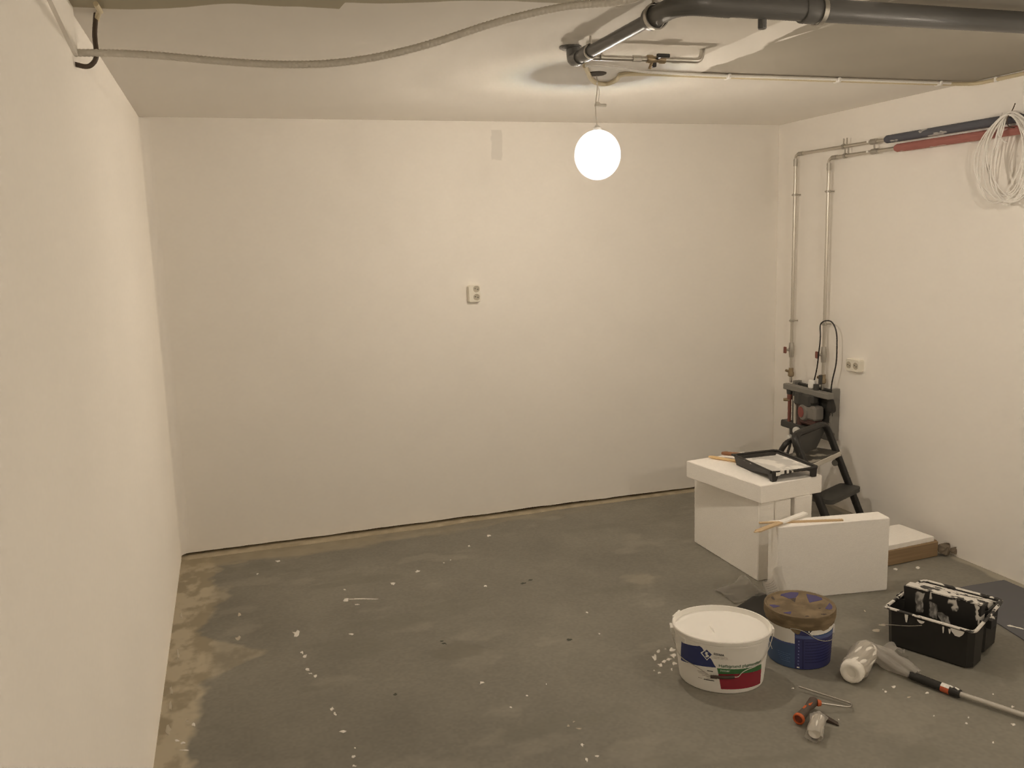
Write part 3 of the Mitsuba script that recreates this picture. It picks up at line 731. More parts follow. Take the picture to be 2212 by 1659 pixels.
part(k, 'front_frame', tube(fillet([Br, Tr + (0, 0, 0.02), Tl + (0, 0, 0.02), Bl], 0.07, 9), 0.0250, 16, squash=0.78), 'black')
part(k, 'rear_frame', tube(fillet([Rr, Tr - (0.02, -0.04, 0.03), Tl - (0.02, -0.04, 0.03), Rl], 0.04, 6), 0.016, 14), 'black')
back = np.array([-0.42, 0.90, 0.0])
wdir = (Tr - Tl) / np.linalg.norm(Tr - Tl); wdir[2] = 0
z1 = 0.42
pr1, pl1 = lerp(Br, Tr, z1 / 0.585), lerp(Bl, Tl, z1 / 0.575)
pr1[2] = pl1[2] = z1
q = [pl1 - back * 0.05 + wdir * 0.0, pr1 - back * 0.03 - wdir * 0.0, pr1 + back * 0.17 - wdir * 0.005, pl1 + back * 0.17 + wdir * 0.005]
part(k, 'platform', extrude(shapely.Polygon([p_[:2] for p_ in q]).buffer(-0.01).buffer(0.01), 0.008, z1 + 0.010), 'tread', False)
part(k, 'platform_edge', box(lerp(q[0], q[1], 0.5) + (0, 0, 0.002), (np.linalg.norm(q[1] - q[0]), 0.010, 0.030), 0.003, math.atan2(*(q[1] - q[0])[[1, 0]])), 'pipe_pale', label='worn pale front edge of the platform')
z2 = 0.205
pr2, pl2 = lerp(Br, Tr, z2 / 0.585), lerp(Bl, Tl, z2 / 0.575)
pr2[2] = pl2[2] = z2
fwd = -back
q2 = [pl2 + fwd * 0.075, pr2 + fwd * 0.075, pr2 - fwd * 0.06, pl2 - fwd * 0.06]
part(k, 'lower_tread', extrude(shapely.Polygon([p_[:2] for p_ in q2]).buffer(-0.035).buffer(0.035), 0.028, z2), 'manifold', 30)
for q_ in (pr1, pl1):
    part(k, 'hinge', lathe_axis([(0, -0.012), (0.02, -0.012), (0.02, 0.012), (0, 0.012)], q_ - (0, 0, 0.06), wdir, 16), 'manifold_grey')
for q_, r_ in ((pr1, lerp(Rr, Tr, 0.45)), (pl1, lerp(Rl, Tl, 0.45))):
    part(k, 'side_brace', rod(q_ - (0, 0, 0.02), r_, 0.006, 8), 'manifold_grey')
plate = [lerp(Tl, Tr, .10) + (0, 0, .015), lerp(Tl, Tr, .92) + (0, 0, .015), lerp(Tl, Tr, .95) - (0, 0, .035), lerp(Tl, Tr, .72) - (0, 0, .115), lerp(Tl, Tr, .30) - (0, 0, .120), lerp(Tl, Tr, .10) - (0, 0, .07)]
part(k, 'dark_filler_plate', hull([p_ + back * o for p_ in plate for o in (-.004, .004)]), 'manifold', 30)  # dark plate added to fill the dark area below the top bar
for b in (Br, Bl, Rr, Rl):
    part(k, 'foot', rod(b, b + (0, 0, 0.03), 0.022, 14), 'rubber')

# ------------------------------------------------------------------ foam boards
FA = 'white foam boards'
ys0, ys1 = -1.574, -0.930
for i, (x0, x1, dy, dz, lab) in enumerate(((2.866, 2.960, 0, 0, 'white foam board on edge, leftmost of the three under the paint tray'),
                                      (2.9665, 3.063, 0.004, -0.004, 'white foam board on edge, middle one of the three under the paint tray'),
                                      (3.084, 3.190, 0.0, 0.0, 'white foam board on edge, rightmost of the three under the paint tray'))):
    k = thing('foam_board', lab, 'foam board', FA)
    m = box(((x0 + x1) / 2, (ys0 + ys1) / 2 + dy, 0.2115 + dz / 2), (x1 - x0, ys1 - ys0, 0.423 + dz), 0.004)
    if i == 2:   # this one leans away a little
        sh = m.vertices[:, 2] / 0.42
        m.vertices[:, 0] += -0.004 * (1 - sh)
    part(k, 'board', m, 'foam', False)
k = thing('foam_board', 'white foam board lying flat on the three standing boards, under the paint tray', 'foam board', FA)
a = math.atan2(0.045, 0.395)
u_, v_ = np.array([math.cos(a + 0.0), math.sin(a + 0.0)]), np.array([-0.145, 0.9894])
c0 = np.array([2.858, -1.603])
cs = [c0, c0 + u_ * 0.402, c0 + u_ * 0.402 + v_ * 0.600, c0 + v_ * 0.600]
zb, zt = 0.4245, 0.519
part(k, 'board', hull([(x + dx, y + dy, z) for (x, y), (sx, sy) in zip(cs, ((1, 1), (-1, 1), (-1, -1), (1, -1))) for dx, dy, z in ((0, 0, zb + .004), (0, 0, zt - .004), (sx * .003, sy * .003, zb), (sx * .003, sy * .003, zt))]), 'foam', False)
k = thing('foam_board', 'white foam board standing upright in front, with two wooden sticks on its top edge', 'foam board', FA)
pa, pb = np.array([2.808, -1.820]), np.array([3.387, -1.915])
d = (pb - pa) / np.linalg.norm(pb - pa); nn = np.array([-d[1], d[0]])
L = np.linalg.norm(pb - pa)
c = (pa + pb) / 2 + nn * 0.052
part(k, 'board', box((c[0], c[1], 0.1885), (L, 0.104, 0.377), 0.004, math.atan2(d[1], d[0])), 'foam', False)
SLAB_TOP = 0.377

# stirring sticks on the front board
k = thing('stir_stick', 'wooden stirring stick half coated in white paint on the front foam board', 'stick')
a0, a1 = np.array([2.645, -1.868, SLAB_TOP + 0.0125]), np.array([3.035, -1.725, SLAB_TOP + 0.0135])
ds = (a1 - a0) / np.linalg.norm(a1 - a0)
az = math.atan2(ds[1], ds[0])
def stick(p, q_, w, t):
    m = box((0, 0, 0), (np.linalg.norm(q_ - p), w, t), 0.0015)
    z = np.cross((q_ - p) / np.linalg.norm(q_ - p), (-math.sin(math.atan2(*(q_ - p)[[1, 0]])), math.cos(math.atan2(*(q_ - p)[[1, 0]])), 0))
    x_ = (q_ - p) / np.linalg.norm(q_ - p)
    y_ = np.cross(z, x_)
    return frame_mesh(m, (p + q_) / 2, x_, y_, z)
mid = lerp(a0, a1, 0.50)
part(k, 'shaft', stick(a0 + ds * 0.02, mid, 0.028, 0.008), 'wood', False)
part(k, 'tip', tube([a0, a0 + ds * 0.03], [0.006, 0.012], 10, squash=0.35), 'wood')
part(k, 'paint_coat', stick(mid, a1, 0.030, 0.0105), 'wet_paint', False, label='white paint on the upper half')
k = thing('wood_lath', 'thin bare wooden lath lying along the top of the front foam board', 'stick')
b0, b1 = np.array([2.755, -1.742, SLAB_TOP + 0.0045]), np.array([3.150, -1.862, SLAB_TOP + 0.0045])
part(k, 'lath', stick(b0, b1, 0.016, 0.008), 'wood', False)

# ------------------------------------------------------------------ paint tray and brushes on the foam
TZ = zt
k = thing('paint_tray', 'black paint tray with white paint standing on the stacked foam boards', 'paint tray')
tu = np.array([0.9998, -0.018, 0]); tv = np.array([0.06, 0.998, 0]); tz = np.array([0, 0, 1.0])
to = np.array([2.945, -1.562, TZ])
TW, TL = 0.272, 0.385


def tray_pt(u, v, z):
    return to + tu * (u * TW) + tv * (v * TL) + tz * (z * 0.74)


def tray_depth(v):
    """Floor of the tray: deep well at the far end, ramp rising to the near end."""
    return np.interp(v, [0, 0.08, 0.62, 0.80, 0.97, 1.0], [0.060, 0.058, 0.050, 0.044, 0.042, 0.044])


def tray_shell(u, v, off):
    uu = u
    wall = np.clip(np.abs(uu - 0.5) * 2, 0, 1)
    s = np.clip((wall - 0.86) / 0.14, 0, 1)
    e = np.clip((v - 0.93) / 0.07, 0, 1)
    z = tray_depth(v) + (0.070 - tray_depth(v)) * np.maximum(s ** 0.6, e ** 0.6)
    taper = 1 - 0.05 * (1 - np.maximum(s, e))
    return (to + tu * ((((uu - 0.5) * taper + 0.5) * TW)[..., None]) + tv * ((v * TL)[..., None]) + tz * ((z * 0.74 + off)[..., None]))


inner = grid_sheet(lambda u, v: tray_shell(u, v, 0.0), 61, 61)
outer = grid_sheet(lambda u, v: tray_shell(u, v, -0.004), 61, 61)
part(k, 'pan', cat(inner, outer), 'black_drops', 40)


def paint_in(u, v):
    uu = 0.055 + 0.89 * u; vv = -0.02 + 0.93 * v
    p = tray_shell(uu, vv, 0.0016)
    n_ = meshkit.noise(p * 38)
    p[..., 2] += 0.0012 * n_
    return p


part(k, 'paint', grid_sheet(paint_in, 41, 51), 'tray_paint', True, label='white paint spread in the tray')
rimp = [tray_pt(0, 0, .071), tray_pt(0, 1, .071), tray_pt(1, 1, .071), tray_pt(1, 0, .071)]
part(k, 'rim', tube(fillet([rimp[0], rimp[1], rimp[2], rimp[3]], 0.03, 6), 0.0065, 12), 'black_drops')
part(k, 'rim_bar', tube(spline([tray_pt(0, 0, .066), tray_pt(.3, 0, .060), tray_pt(.7, 0, .060), tray_pt(1, 0, .066)], 20), 0.0085, 12), 'black_drops')
for u in (0.0, 1.0):
    s = 1 if u == 0 else -1
    part(k, 'leg', hull([tray_pt(u, -0.015, .070), tray_pt(u + s * .17, -0.015, .066), tray_pt(u, 0.10, .066), tray_pt(u + s * .11, -0.01, .0), tray_pt(u + s * .015, -0.012, .0), tray_pt(u + s * .02, 0.055, .0), tray_pt(u + s * .10, 0.05, .0)]), 'black', 30)
part(k, 'drip', cat(*[hull([tray_pt(x, -0.022, z + dz) + tu * dx for dz in (-.014, .0, .012) for dx in (-w, w)] + [tray_pt(x, 0.01, z + 0.008)]) for x, z, w in ((0.13, .055, .013), (0.22, .064, .012), (0.34, .064, .007))]), 'white_paint', 40)
part(k, 'corner_lip', cat(hull([tray_pt(-.04, .93, .066), tray_pt(-.04, 1.03, .066), tray_pt(.07, 1.03, .066), tray_pt(-.04, .93, .078), tray_pt(-.03, 1.02, .078), tray_pt(.05, 1.02, .078)])), 'black', 30)
part(k, 'side_wall', hull([tray_pt(-.012, .03, .066), tray_pt(-.012, .97, .066), tray_pt(.012, .93, .004), tray_pt(.012, .55, .008), tray_pt(.012, .05, .045), tray_pt(.004, .03, .066), tray_pt(.004, .97, .066)]), 'black', 30)

k = thing('paint_brush', 'paint brush with a bare pale wooden handle beside the black tray', 'paint brush')
h0, h1 = np.array([2.913, -1.010, TZ + 0.010]), np.array([3.02, -1.195, TZ + 0.010])
part(k, 'handle', tube(np.array([lerp(h0, h1, t) for t in np.linspace(0, 1, 12)]), np.array([.006, .0095, .0105, .0105, .0100, .0095, .0090, .0090, .0095, .010, .0105, .011]), 14, squash=0.8), 'pine')
k = thing('paint_brush', 'paint brush with a short brown handle leaning on the far corner of the tray', 'paint brush')
h0, h1 = np.array([3.005, -0.985, TZ + 0.022]), np.array([3.015, -1.16, TZ + 0.085])
h0, h1 = np.array([2.985, -1.035, TZ + 0.028]), np.array([3.035, -1.155, TZ + 0.040])
part(k, 'handle', tube(np.array([lerp(h0, h1, t) for t in np.linspace(0, 1, 10)]), np.array([.010, .0145, .015, .0145, .014, .0135, .0135, .0135, .013, .013]), 14, squash=0.8), 'brush_brown')

# ------------------------------------------------------------------ low timber step with a white slab
k = thing('timber_step', 'low brown timber step with a pale slab on top, against the right wall', 'step')
part(k, 'plank', box((3.68, -1.648, 0.043), (0.565, 0.026, 0.083), 0.003, 0.05), 'plank', False, label='brown plank at the front')
part(k, 'plank', box((3.955, -1.500, 0.043), (0.022, 0.26, 0.083), 0.003, 0.05), 'plank', False)
part(k, 'slab', hull([(x, y, z) for x, y in ((3.40, -1.668), (3.945, -1.632), (3.925, -1.395), (3.40, -1.40)) for z in (0.085, 0.110)]), 'foam', False, label='pale slab lying on the planks')
k = thing('rubble', 'small brown lump of rubble between the timber step and the right wall', 'rubble')
m = trimesh.creation.icosphere(3, 0.03)
m.vertices *= [1.2, 0.9, 0.85]
m.vertices += 0.040 * (np.stack([meshkit.noise(m.vertices * 45 + i) for i in (3, 17, 40)], 1) - 0.5)
m2 = m.copy(); m2.vertices *= 0.6; m2.apply_translation((0.045, -0.028, -0.006))
m = cat(m, m2); m.apply_translation((3.997, -1.650, 0)); m.apply_translation((0, 0, -m.bounds[0][2]))
part(k, 'lump', m, 'rubble', False)

# ------------------------------------------------------------------ plastic bag and black panel by the buckets
k = thing('plastic_bag', 'clear plastic bag with a white paper label, left of the blue bucket', 'plastic bag')


def bag(u, v):
    x = 2.660 + 0.150 * u + 0.02 * np.sin(v * 5)
    y = -1.952 + 0.070 * u + 0.015 * np.sin(u * 7 + v * 3)
    z = 0.0165 + (0.15 + 0.035 * u) * v
    p = np.stack([x + 0.02 * v, y + 0.03 * v, z], -1)
    return p + 0.008 * (meshkit.noise(p * 22)[..., None] - 0.5)


part(k, 'film', grid_sheet(bag, 24, 24), 'film', True)


def bag_label(u, v):
    return bag(0.03 + 0.47 * u, 0.30 + 0.62 * v) + np.array([-0.002, -0.006, 0.002])


part(k, 'paper_label', grid_sheet(bag_label, 16, 16), 'film_milky', True, label='white paper label')
for i in range(6):
    part(k, 'print_line', grid_sheet(lambda u, v: bag_label(0.1 + 0.75 * u, 0.28 + 0.11 * i + 0.02 * v) + np.array([-0.001, -0.0022, 0.001]), 16, 3), 'ink_grey', True)


def film2(u, v):
    x = 2.60 + 0.195 * u; y = -1.60 - 0.18 * v + 0.02 * u
    z = 0.004 + 0.045 * np.exp(-((u - 0.85) / 0.2) ** 2) * (1 - v) + 0.012 * meshkit.noise(np.stack([x * 30, y * 30, 0 * x], -1))
    return np.stack([x, y, z], -1)


part(k, 'loose_film', grid_sheet(film2, 24, 20), 'film', True)
k = thing('black_panel', 'flat black plastic panel on the floor behind the white bucket', 'panel')
part(k, 'panel', extrude(shapely.Polygon([(2.585, -1.832), (2.775, -1.728), (2.80, -1.775), (2.655, -2.03), (2.48, -1.95)]).buffer(0.006), 0.012, 0.0), 'black_soft', False)

# ------------------------------------------------------------------ white paint bucket
CW, AW, KW = (2.170, -2.352, 0.0), math.atan2(-.515, .857), 0.90


def white_pt(th, z, off=0.0006):
    """Surface of the white bucket: angle in degrees in its own frame, height, offset outwards."""
    t = np.radians(np.asarray(th, float)); z = np.asarray(z, float)
    a_ = 0.167 + 0.0225 * z / 0.2 + off
    x = a_ * np.cos(t); y = a_ * KW * np.sin(t)
    return np.stack([CW[0] + x * math.cos(AW) - y * math.sin(AW), CW[1] + x * math.sin(AW) + y * math.cos(AW), z], -1)


def print_pt(th, z, off=0.0006):
    th = np.asarray(th, float)
    return white_pt(th + 0.06 * np.clip(-28 - th, 0, 140), np.asarray(z, float) + 0.012, off)


def wrap_poly(pts, surf, off=0.0006, step=2.5, zmul=1000.0):
    """A printed area: polygon of (angle, height) laid on a bucket's surface."""
    pl = shapely.Polygon([(t, z * zmul) for t, z in pts])
    tri = trimesh.creation.triangulate_polygon(pl, engine='earcut')
    v2, f2 = trimesh.remesh.subdivide_to_size(np.column_stack([tri[0], np.zeros(len(tri[0]))]), tri[1], step)
    return trimesh.Trimesh(surf(v2[:, 0], v2[:, 1] / zmul, off), f2, process=False)


def wrap_text(text, th0, th1, z0, z1, cap, surf, off=0.001, bold=False):
    """Lettering from angle th0 to th1, its base line running from height z0 to z1."""
    m = meshkit.text_mesh(text, cap, 0.0003, bold)
    x0, x1 = m.bounds[0][0], m.bounds[1][0]
    t = (m.vertices[:, 0] - x0) / (x1 - x0)
    m.vertices = surf(th0 + (th1 - th0) * t, z0 + (z1 - z0) * t + m.vertices[:, 1], off + m.vertices[:, 2])
    return m


k = thing('paint_bucket', 'open white bucket full of white paint, with a blue, green and red label', 'bucket')
zr = 0.224
body = [(0.0, 0.002), (0.160, 0.0), (0.165, 0.002), (0.167, 0.006), (0.1893, 0.198), (0.1925, 0.200), (0.1925, 0.206), (0.1905, 0.208), (0.1955, 0.210), (0.1965, 0.214), (0.1965, zr), (0.194, zr + 0.003), (0.190, zr + 0.002), (0.188, zr - 0.01), (0.186, 0.196), (0.184, 0.165)]
part(k, 'body', lathe(body, 96, 1, KW, CW, AW), 'bucket_white', 25)
th = np.linspace(0, 2 * math.pi, 97)[:-1]
pm = lathe([(0, 0.203), (0.05, 0.203), (0.11, 0.203), (0.168, 0.203), (0.182, 0.2035), (0.188, 0.206)], 96, 1, KW, CW, AW)
part(k, 'paint', pm, 'wet_paint', 25, label='white paint filling the bucket')
st = blob(2.133, -2.345, (0.004, 0.001), (0.010, 0.036), n=12, h=0.004, z=0.203, rough=0.2)
part(k, 'paint_ridge', st, 'wet_paint', True)
for t in (188, 8):
    part(k, 'ear', hull([white_pt(t + dt, z, o) for dt in (-7, 7) for z in (0.184, 0.214) for o in (0.004, 0.016)]), 'bucket_white', 30)
part(k, 'spout_tab', hull([white_pt(t, z, o) for t in (-154, -136) for z in (0.190, 0.205) for o in (0.002, 0.007)]), 'bucket_white', 30)
part(k, 'rim_tab', hull([white_pt(t, z, o) for t in (150, 172) for z in (0.214, 0.232) for o in (0.0, 0.006)]), 'bucket_white', 30)
part(k, 'label_blue', wrap_poly([(-153.2, .1706), (-151.3, .1661), (-141, .171), (-132.3, .1753), (-121.6, .183), (-118.9, .178), (-116.9, .1693), (-113, .1515), (-106.9, .1348), (-103.5, .1139), (-101, .1028), (-110.6, .1001), (-131.5, .0923), (-144.5, .0870), (-161, .0776), (-158, .12)], print_pt), 'label_blue', True, label='dark blue printed field')
part(k, 'label_green', wrap_poly([(-99.8, .1008), (-84.8, .0998), (-63.5, .0974), (-47.8, .0960), (-31.5, .0929), (-29.7, .0697), (-63, .0770), (-79.4, .0780), (-98.1, .0757)], print_pt), 'label_green', True, label='green printed stripe')
part(k, 'label_red', wrap_poly([(-98.1, .0757), (-79.4, .0780), (-63, .0770), (-29.7, .0697), (-27.0, .003), (-46.5, .007), (-60.6, .0085), (-78.4, .0098), (-94.4, .0095)], print_pt), 'label_red', True, label='dark red printed field')
part(k, 'emblem_frame', wrap_poly([(-121.2, .1548), (-112.6, .1785), (-104.8, .1571), (-112.8, .1275)], print_pt, 0.0010), 'ink_white', True)
part(k, 'emblem', wrap_poly([(-119.0, .1552), (-112.6, .1742), (-106.2, .1571), (-112.8, .1318)], print_pt, 0.0014), 'label_blue', True, label='blue diamond emblem with a pale S-shaped figure')
part(k, 'emblem_mark', wrap_poly([(-114.6, .1660), (-110.4, .1625), (-112.4, .1570), (-109.6, .1500), (-110.2, .1450), (-113.4, .1400), (-115.0, .1450), (-113.0, .1500), (-115.6, .1560), (-113.8, .1600)], print_pt, 0.0018), 'ink_white', True)
part(k, 'lettering', wrap_text('SIGMA', -104.0, -91.0, 0.1570, 0.1545, 0.0088, print_pt, bold=True), 'ink', False)
part(k, 'lettering', wrap_text('COATINGS', -104.0, -86.5, 0.1445, 0.1420, 0.0072, print_pt), 'ink_grey', False)
part(k, 'rule', wrap_poly([(-107.5, .1425), (-79.8, .1392), (-79.8, .1386), (-107.5, .1416)], print_pt, 0.001), 'ink_grey', True)
part(k, 'lettering', wrap_text('Haftgrund pigmentiert', -97.5, -34.0, 0.1065, 0.1030, 0.0112, print_pt, bold=True), 'ink_green', False)
part(k, 'lettering', wrap_text('Primer', -95.5, -83.0, 0.0868, 0.0868, 0.0092, print_pt), 'ink_white', False)
for t0, t1, z, h_, m in ((-113, -105.2, .0805, .0035, 'ink'), (-127, -117, .0700, .0022, 'ink_grey'), (-126, -112, .0630, .0022, 'ink_grey'), (-121, -108, .0560, .0022, 'ink_grey'), (-126.5, -120.5, .0400, .003, 'ink_grey'), (-118.2, -103.8, .0395, .0035, 'ink'), (-112, -100, .0500, .0018, 'ink_grey')):
    part(k, 'print_line', wrap_poly([(t0, z), (t1, z + 0.001), (t1, z + 0.001 + h_), (t0, z + h_)], print_pt, 0.001), m, True)
wire = [print_pt(188, .186, .014), print_pt(196, .150, .010), print_pt(-158.4, .104, .007), print_pt(-132.3, .094, .008), print_pt(-115.5, .0785, .010), print_pt(-106.7, .068, .014)]
part(k, 'handle_wire', tube(spline(wire, 50), 0.0018, 8), 'zinc')
wire = [print_pt(-78.8, .0715, .014), print_pt(-73.0, .0725, .014), print_pt(-70.5, .080, .012), print_pt(-51.4, .1000, .009), print_pt(-37.6, .110, .008), print_pt(-23.9, .1424, .008), print_pt(-8, .175, .010), print_pt(8, .186, .014)]
part(k, 'handle_wire', tube(spline(wire, 60), 0.0018, 8), 'zinc')
part(k, 'handle_grip', tube([print_pt(t, z, .015) for t, z in ((-107.2, .0665), (-100, .068), (-93, .0692), (-86, .0703), (-78.5, .0712))], 0.0062, 14), 'grip', label='dark brown plastic grip')

# ------------------------------------------------------------------ blue bucket with brown lid
CB = (2.563, -2.326, 0.0)


def blue_pt(th, z, off=0.0006):
    t = np.radians(np.asarray(th, float)); z = np.asarray(z, float)
    a_ = 0.127 + 0.008 * z / 0.2 + off
    return np.stack([CB[0] + a_ * np.cos(t), CB[1] + a_ * np.sin(t), z], -1)


k = thing('paint_bucket', 'blue paint bucket closed with a lid smeared in brown paint, behind the white bucket', 'bucket')
part(k, 'body', lathe([(0, 0.002), (0.12, 0.0), (0.126, 0.002), (0.1274, 0.008), (0.1352, 0.205), (0.13, 0.21), (0, 0.21)], 80, c=CB), 'bucket_blue', 25)
part(k, 'label_white', wrap_poly([(-200, .178), (-141.5, .182), (-137.5, .1771), (-134.4, .168), (-133.6, .114), (-152.4, .1128), (-174.7, .1132), (-200, .1150)], blue_pt, 0.0008), 'bucket_white', True, label='plain white field')
part(k, 'label_violet', wrap_poly([(-200, .1150), (-174.7, .1132), (-152.4, .1128), (-133.6, .114), (-133.6, .107), (-152.4, .1055), (-174.7, .1062), (-200, .108)], blue_pt, 0.0008), 'band_blue', True)
part(k, 'label_navy', wrap_poly([(-133.6, .150), (-109, .143), (-51, .135), (20, .140), (20, .0030), (-95, .0030), (-119, .0030), (-133.0, .0042)], blue_pt, 0.0008), 'bucket_navy', True, label='navy printed field')
part(k, 'label_band', wrap_poly([(-133.2, .1530), (-109.2, .1515), (-51.5, .1440), (20, .150), (20, .138), (-49.6, .1290), (-109.0, .1384), (-133.0, .1385)], blue_pt, 0.0012), 'band_blue', True)
part(k, 'label_white', wrap_poly([(-122, .186), (-105.3, .1550), (-88.0, .1535), (-51, .155), (0, .158), (20, .165), (20, .20), (-122, .20)], blue_pt, 0.0012), 'bucket_white', True)
part(k, 'label_corner', wrap_poly([(-133.2, .1535), (-109, .152), (-106, .156), (-122, .1875), (-133, .19)], blue_pt, 0.0014), 'bucket_navy', True)
part(k, 'emblem', wrap_poly([(-115.2, .1740), (-110.5, .1842), (-105.2, .174), (-109.9, .1630)], blue_pt, 0.0018), 'ink', True, label='dark diamond emblem')
part(k, 'emblem_mark', wrap_poly([(-112.0, .1785), (-109.3, .176), (-110.2, .1735), (-108.6, .1695), (-110.4, .1665), (-112.0, .1700), (-111.0, .1730)], blue_pt, 0.0022), 'ink_white', True)
part(k, 'print_line', wrap_poly([(-103, .181), (-87, .180), (-87, .1775), (-103, .1785)], blue_pt, 0.0018), 'ink_grey', True)
part(k, 'label_strip', wrap_poly([(-121.2, .134), (-118.6, .134), (-117.6, .004), (-120.2, .004)], blue_pt, 0.0014), 'text_navy', True)
for i in range(8):   # faint lines of small print
    z = 0.122 - 0.0128 * i
    part(k, 'print_line', wrap_poly([(-116, z), (-88, z - .001), (-60, z), (-30, z + .001), (-30, z + .0048), (-60, z + .0038), (-88, z + .0028), (-116, z + .0038)], blue_pt, 0.0014), 'text_navy', True)
for i in range(5):
    z = 0.062 - 0.0085 * i
    part(k, 'print_line', wrap_poly([(-168 + 2 * i, z), (-141 - (i % 2) * 4, z), (-141 - (i % 2) * 4, z + .0016), (-168 + 2 * i, z + .0016)], blue_pt, 0.0012), 'text_sky', True)
for i, t in enumerate(np.linspace(0.022, 0.124, 8)):   # upright row of pale figures, blurred past reading
    part(k, 'print_mark', wrap_poly([(-128.4, t), (-125.4, t), (-125.4, t + .0015), (-127.0, t + .0035), (-125.4, t + .006), (-128.4, t + .006), (-127.6, t + .003)], blue_pt, 0.0014), 'text_pale', True)
part(k, 'print_mark', wrap_poly([(-129.5, .0075), (-124.6, .0075), (-124.6, .0135), (-129.5, .0135)], blue_pt, 0.0014), 'ink_white', True)
lid = part(k, 'lid', lathe([(0.133, 0.178), (0.1395, 0.177), (0.1405, 0.184), (0.1445, 0.196), (0.1455, 0.200), (0.1455, 0.228), (0.1435, 0.2335), (0.139, 0.2345), (0.1355, 0.2320), (0.133, 0.2285), (0.06, 0.2285), (0, 0.2285)], 96, c=CB), 'lid', 28, label='brown lid with dried paint')
for pts, m in (([(-.004, .122), (.045, .124), (.074, .108), (.058, .090), (.03, .067), (-.003, .067), (-.009, .095), (-.017, .112)], 'lid_blue'),
               ([(.001, .070), (.027, .062), (-.004, .027)], 'lid_dark'),
               ([(.095, .083), (.122, .050), (.128, .022), (.118, .006), (.05, .002), (.074, .048)], 'lid_blue'),
               ([(.127, -.030), (.115, -.062), (.098, -.083), (.082, -.088), (.072, -.071)], 'lid_blue'),
               ([(.021, -.106), (.050, -.115), (.028, -.122)], 'lid_dark'),
               ([(-.112, -.040), (-.071, -.042), (-.093, -.065)], 'lid_blue'),
               ([(-.118, .048), (-.097, .041), (-.082, .019), (-.118, .013)], 'lid_blue'),
               ([(-.065, .110), (-.051, .117), (-.065, .080), (-.070, .092)], 'lid_dark'),
               ([(.047, -.055), (.067, -.058), (.051, -.064)], 'lid_dark'), ([(-.054, -.104), (-.033, -.112), (-.037, -.099)], 'lid_dark')):
    part(lid, 'bare_patch', extrude(shapely.Polygon([(CB[0] + x, CB[1] + y) for x, y in pts]).buffer(-.002).buffer(.002), 0.0008, 0.2284), m, False)
part(k, 'drip', hull([blue_pt(t, z, o) for t, z in ((-143, .180), (-122, .186), (-137, .168), (-130.5, .158), (-126.5, .160)) for o in (0.001, 0.0045)]), 'lid', 40, label='run of brown paint below the lid')
part(k, 'drip', hull([blue_pt(t, z, o) for t, z in ((-92, .182), (-62, .184), (-72, .170), (-84, .168)) for o in (0.001, 0.0045)]), 'lid', 40)
part(k, 'handle_wire', tube(spline([blue_pt(-141, .182, .008), blue_pt(-121.8, .1771, .006), blue_pt(-98.9, .1418, .006), blue_pt(-70, .118, .008), blue_pt(-45, .112, .010), blue_pt(-22, .112, .010)], 40), 0.0016, 8), 'zinc')
part(k, 'handle_wire', tube(spline([blue_pt(-196, .150, .012), blue_pt(-188, .10, .010), blue_pt(-176, .06, .009)], 24), 0.0016, 8), 'zinc')
part(k, 'ear', hull([blue_pt(t, z, o) for t in (-28, -16) for z in (.105, .146) for o in (.003, .011)]), 'bucket_white', 30)

# ------------------------------------------------------------------ black roller bucket
k = thing('roller_bucket', 'black two-part roller bucket splashed with white paint, standing near the floor mat', 'bucket')
dv = np.array([0.415, -0.910, 0]); wv = np.array([0.910, 0.415, 0]); uz = np.array([0, 0, 1.0])
bo = np.array([3.195, -2.470, 0.0])


def bp(w, d_, z):
    return bo + wv * w + dv * d_ + uz * z


RZ, PZ = 0.172, 0.236


def trough(w0, w1, d0, d1, zr_, flare, t=0.004, fl=0.0):
    """An open trough, outer at floor w0..w1 x d0..d1, flaring to the rim."""
    def ring(z, s, ins, ch):
        a, b, c_, e = w0 - s * (fl + 1) * 0.5 + ins, w1 + s * 0.5 - ins, d0 - s + ins, d1 + s - ins
        pts = [(a + ch, c_), (b - ch, c_), (b, c_ + ch), (b, e - ch), (b - ch, e), (a + ch, e), (a, e - ch), (a, c_ + ch)]
        return np.array([bp(x, y, z) for x, y in pts])
    R = [ring(0.0, 0, 0.008, 0.02), ring(0.008, 0.001, 0, 0.022), ring(zr_, flare, 0, 0.022), ring(zr_, flare, t, 0.020), ring(0.012, 0.001, t, 0.018)]
    v = np.vstack(R + [np.mean(R[0], 0)[None], np.mean(R[4], 0)[None]])
    f = []
    for i in range(4):
        for j in range(8):
            j2 = (j + 1) % 8
            f += [[i * 8 + j, i * 8 + j2, (i + 1) * 8 + j2], [i * 8 + j, (i + 1) * 8 + j2, (i + 1) * 8 + j]]
    for j in range(8):
        j2 = (j + 1) % 8
        f += [[40, j2, j], [41, 32 + j, 32 + j2]]
    return trimesh.Trimesh(v, np.array(f), process=False)


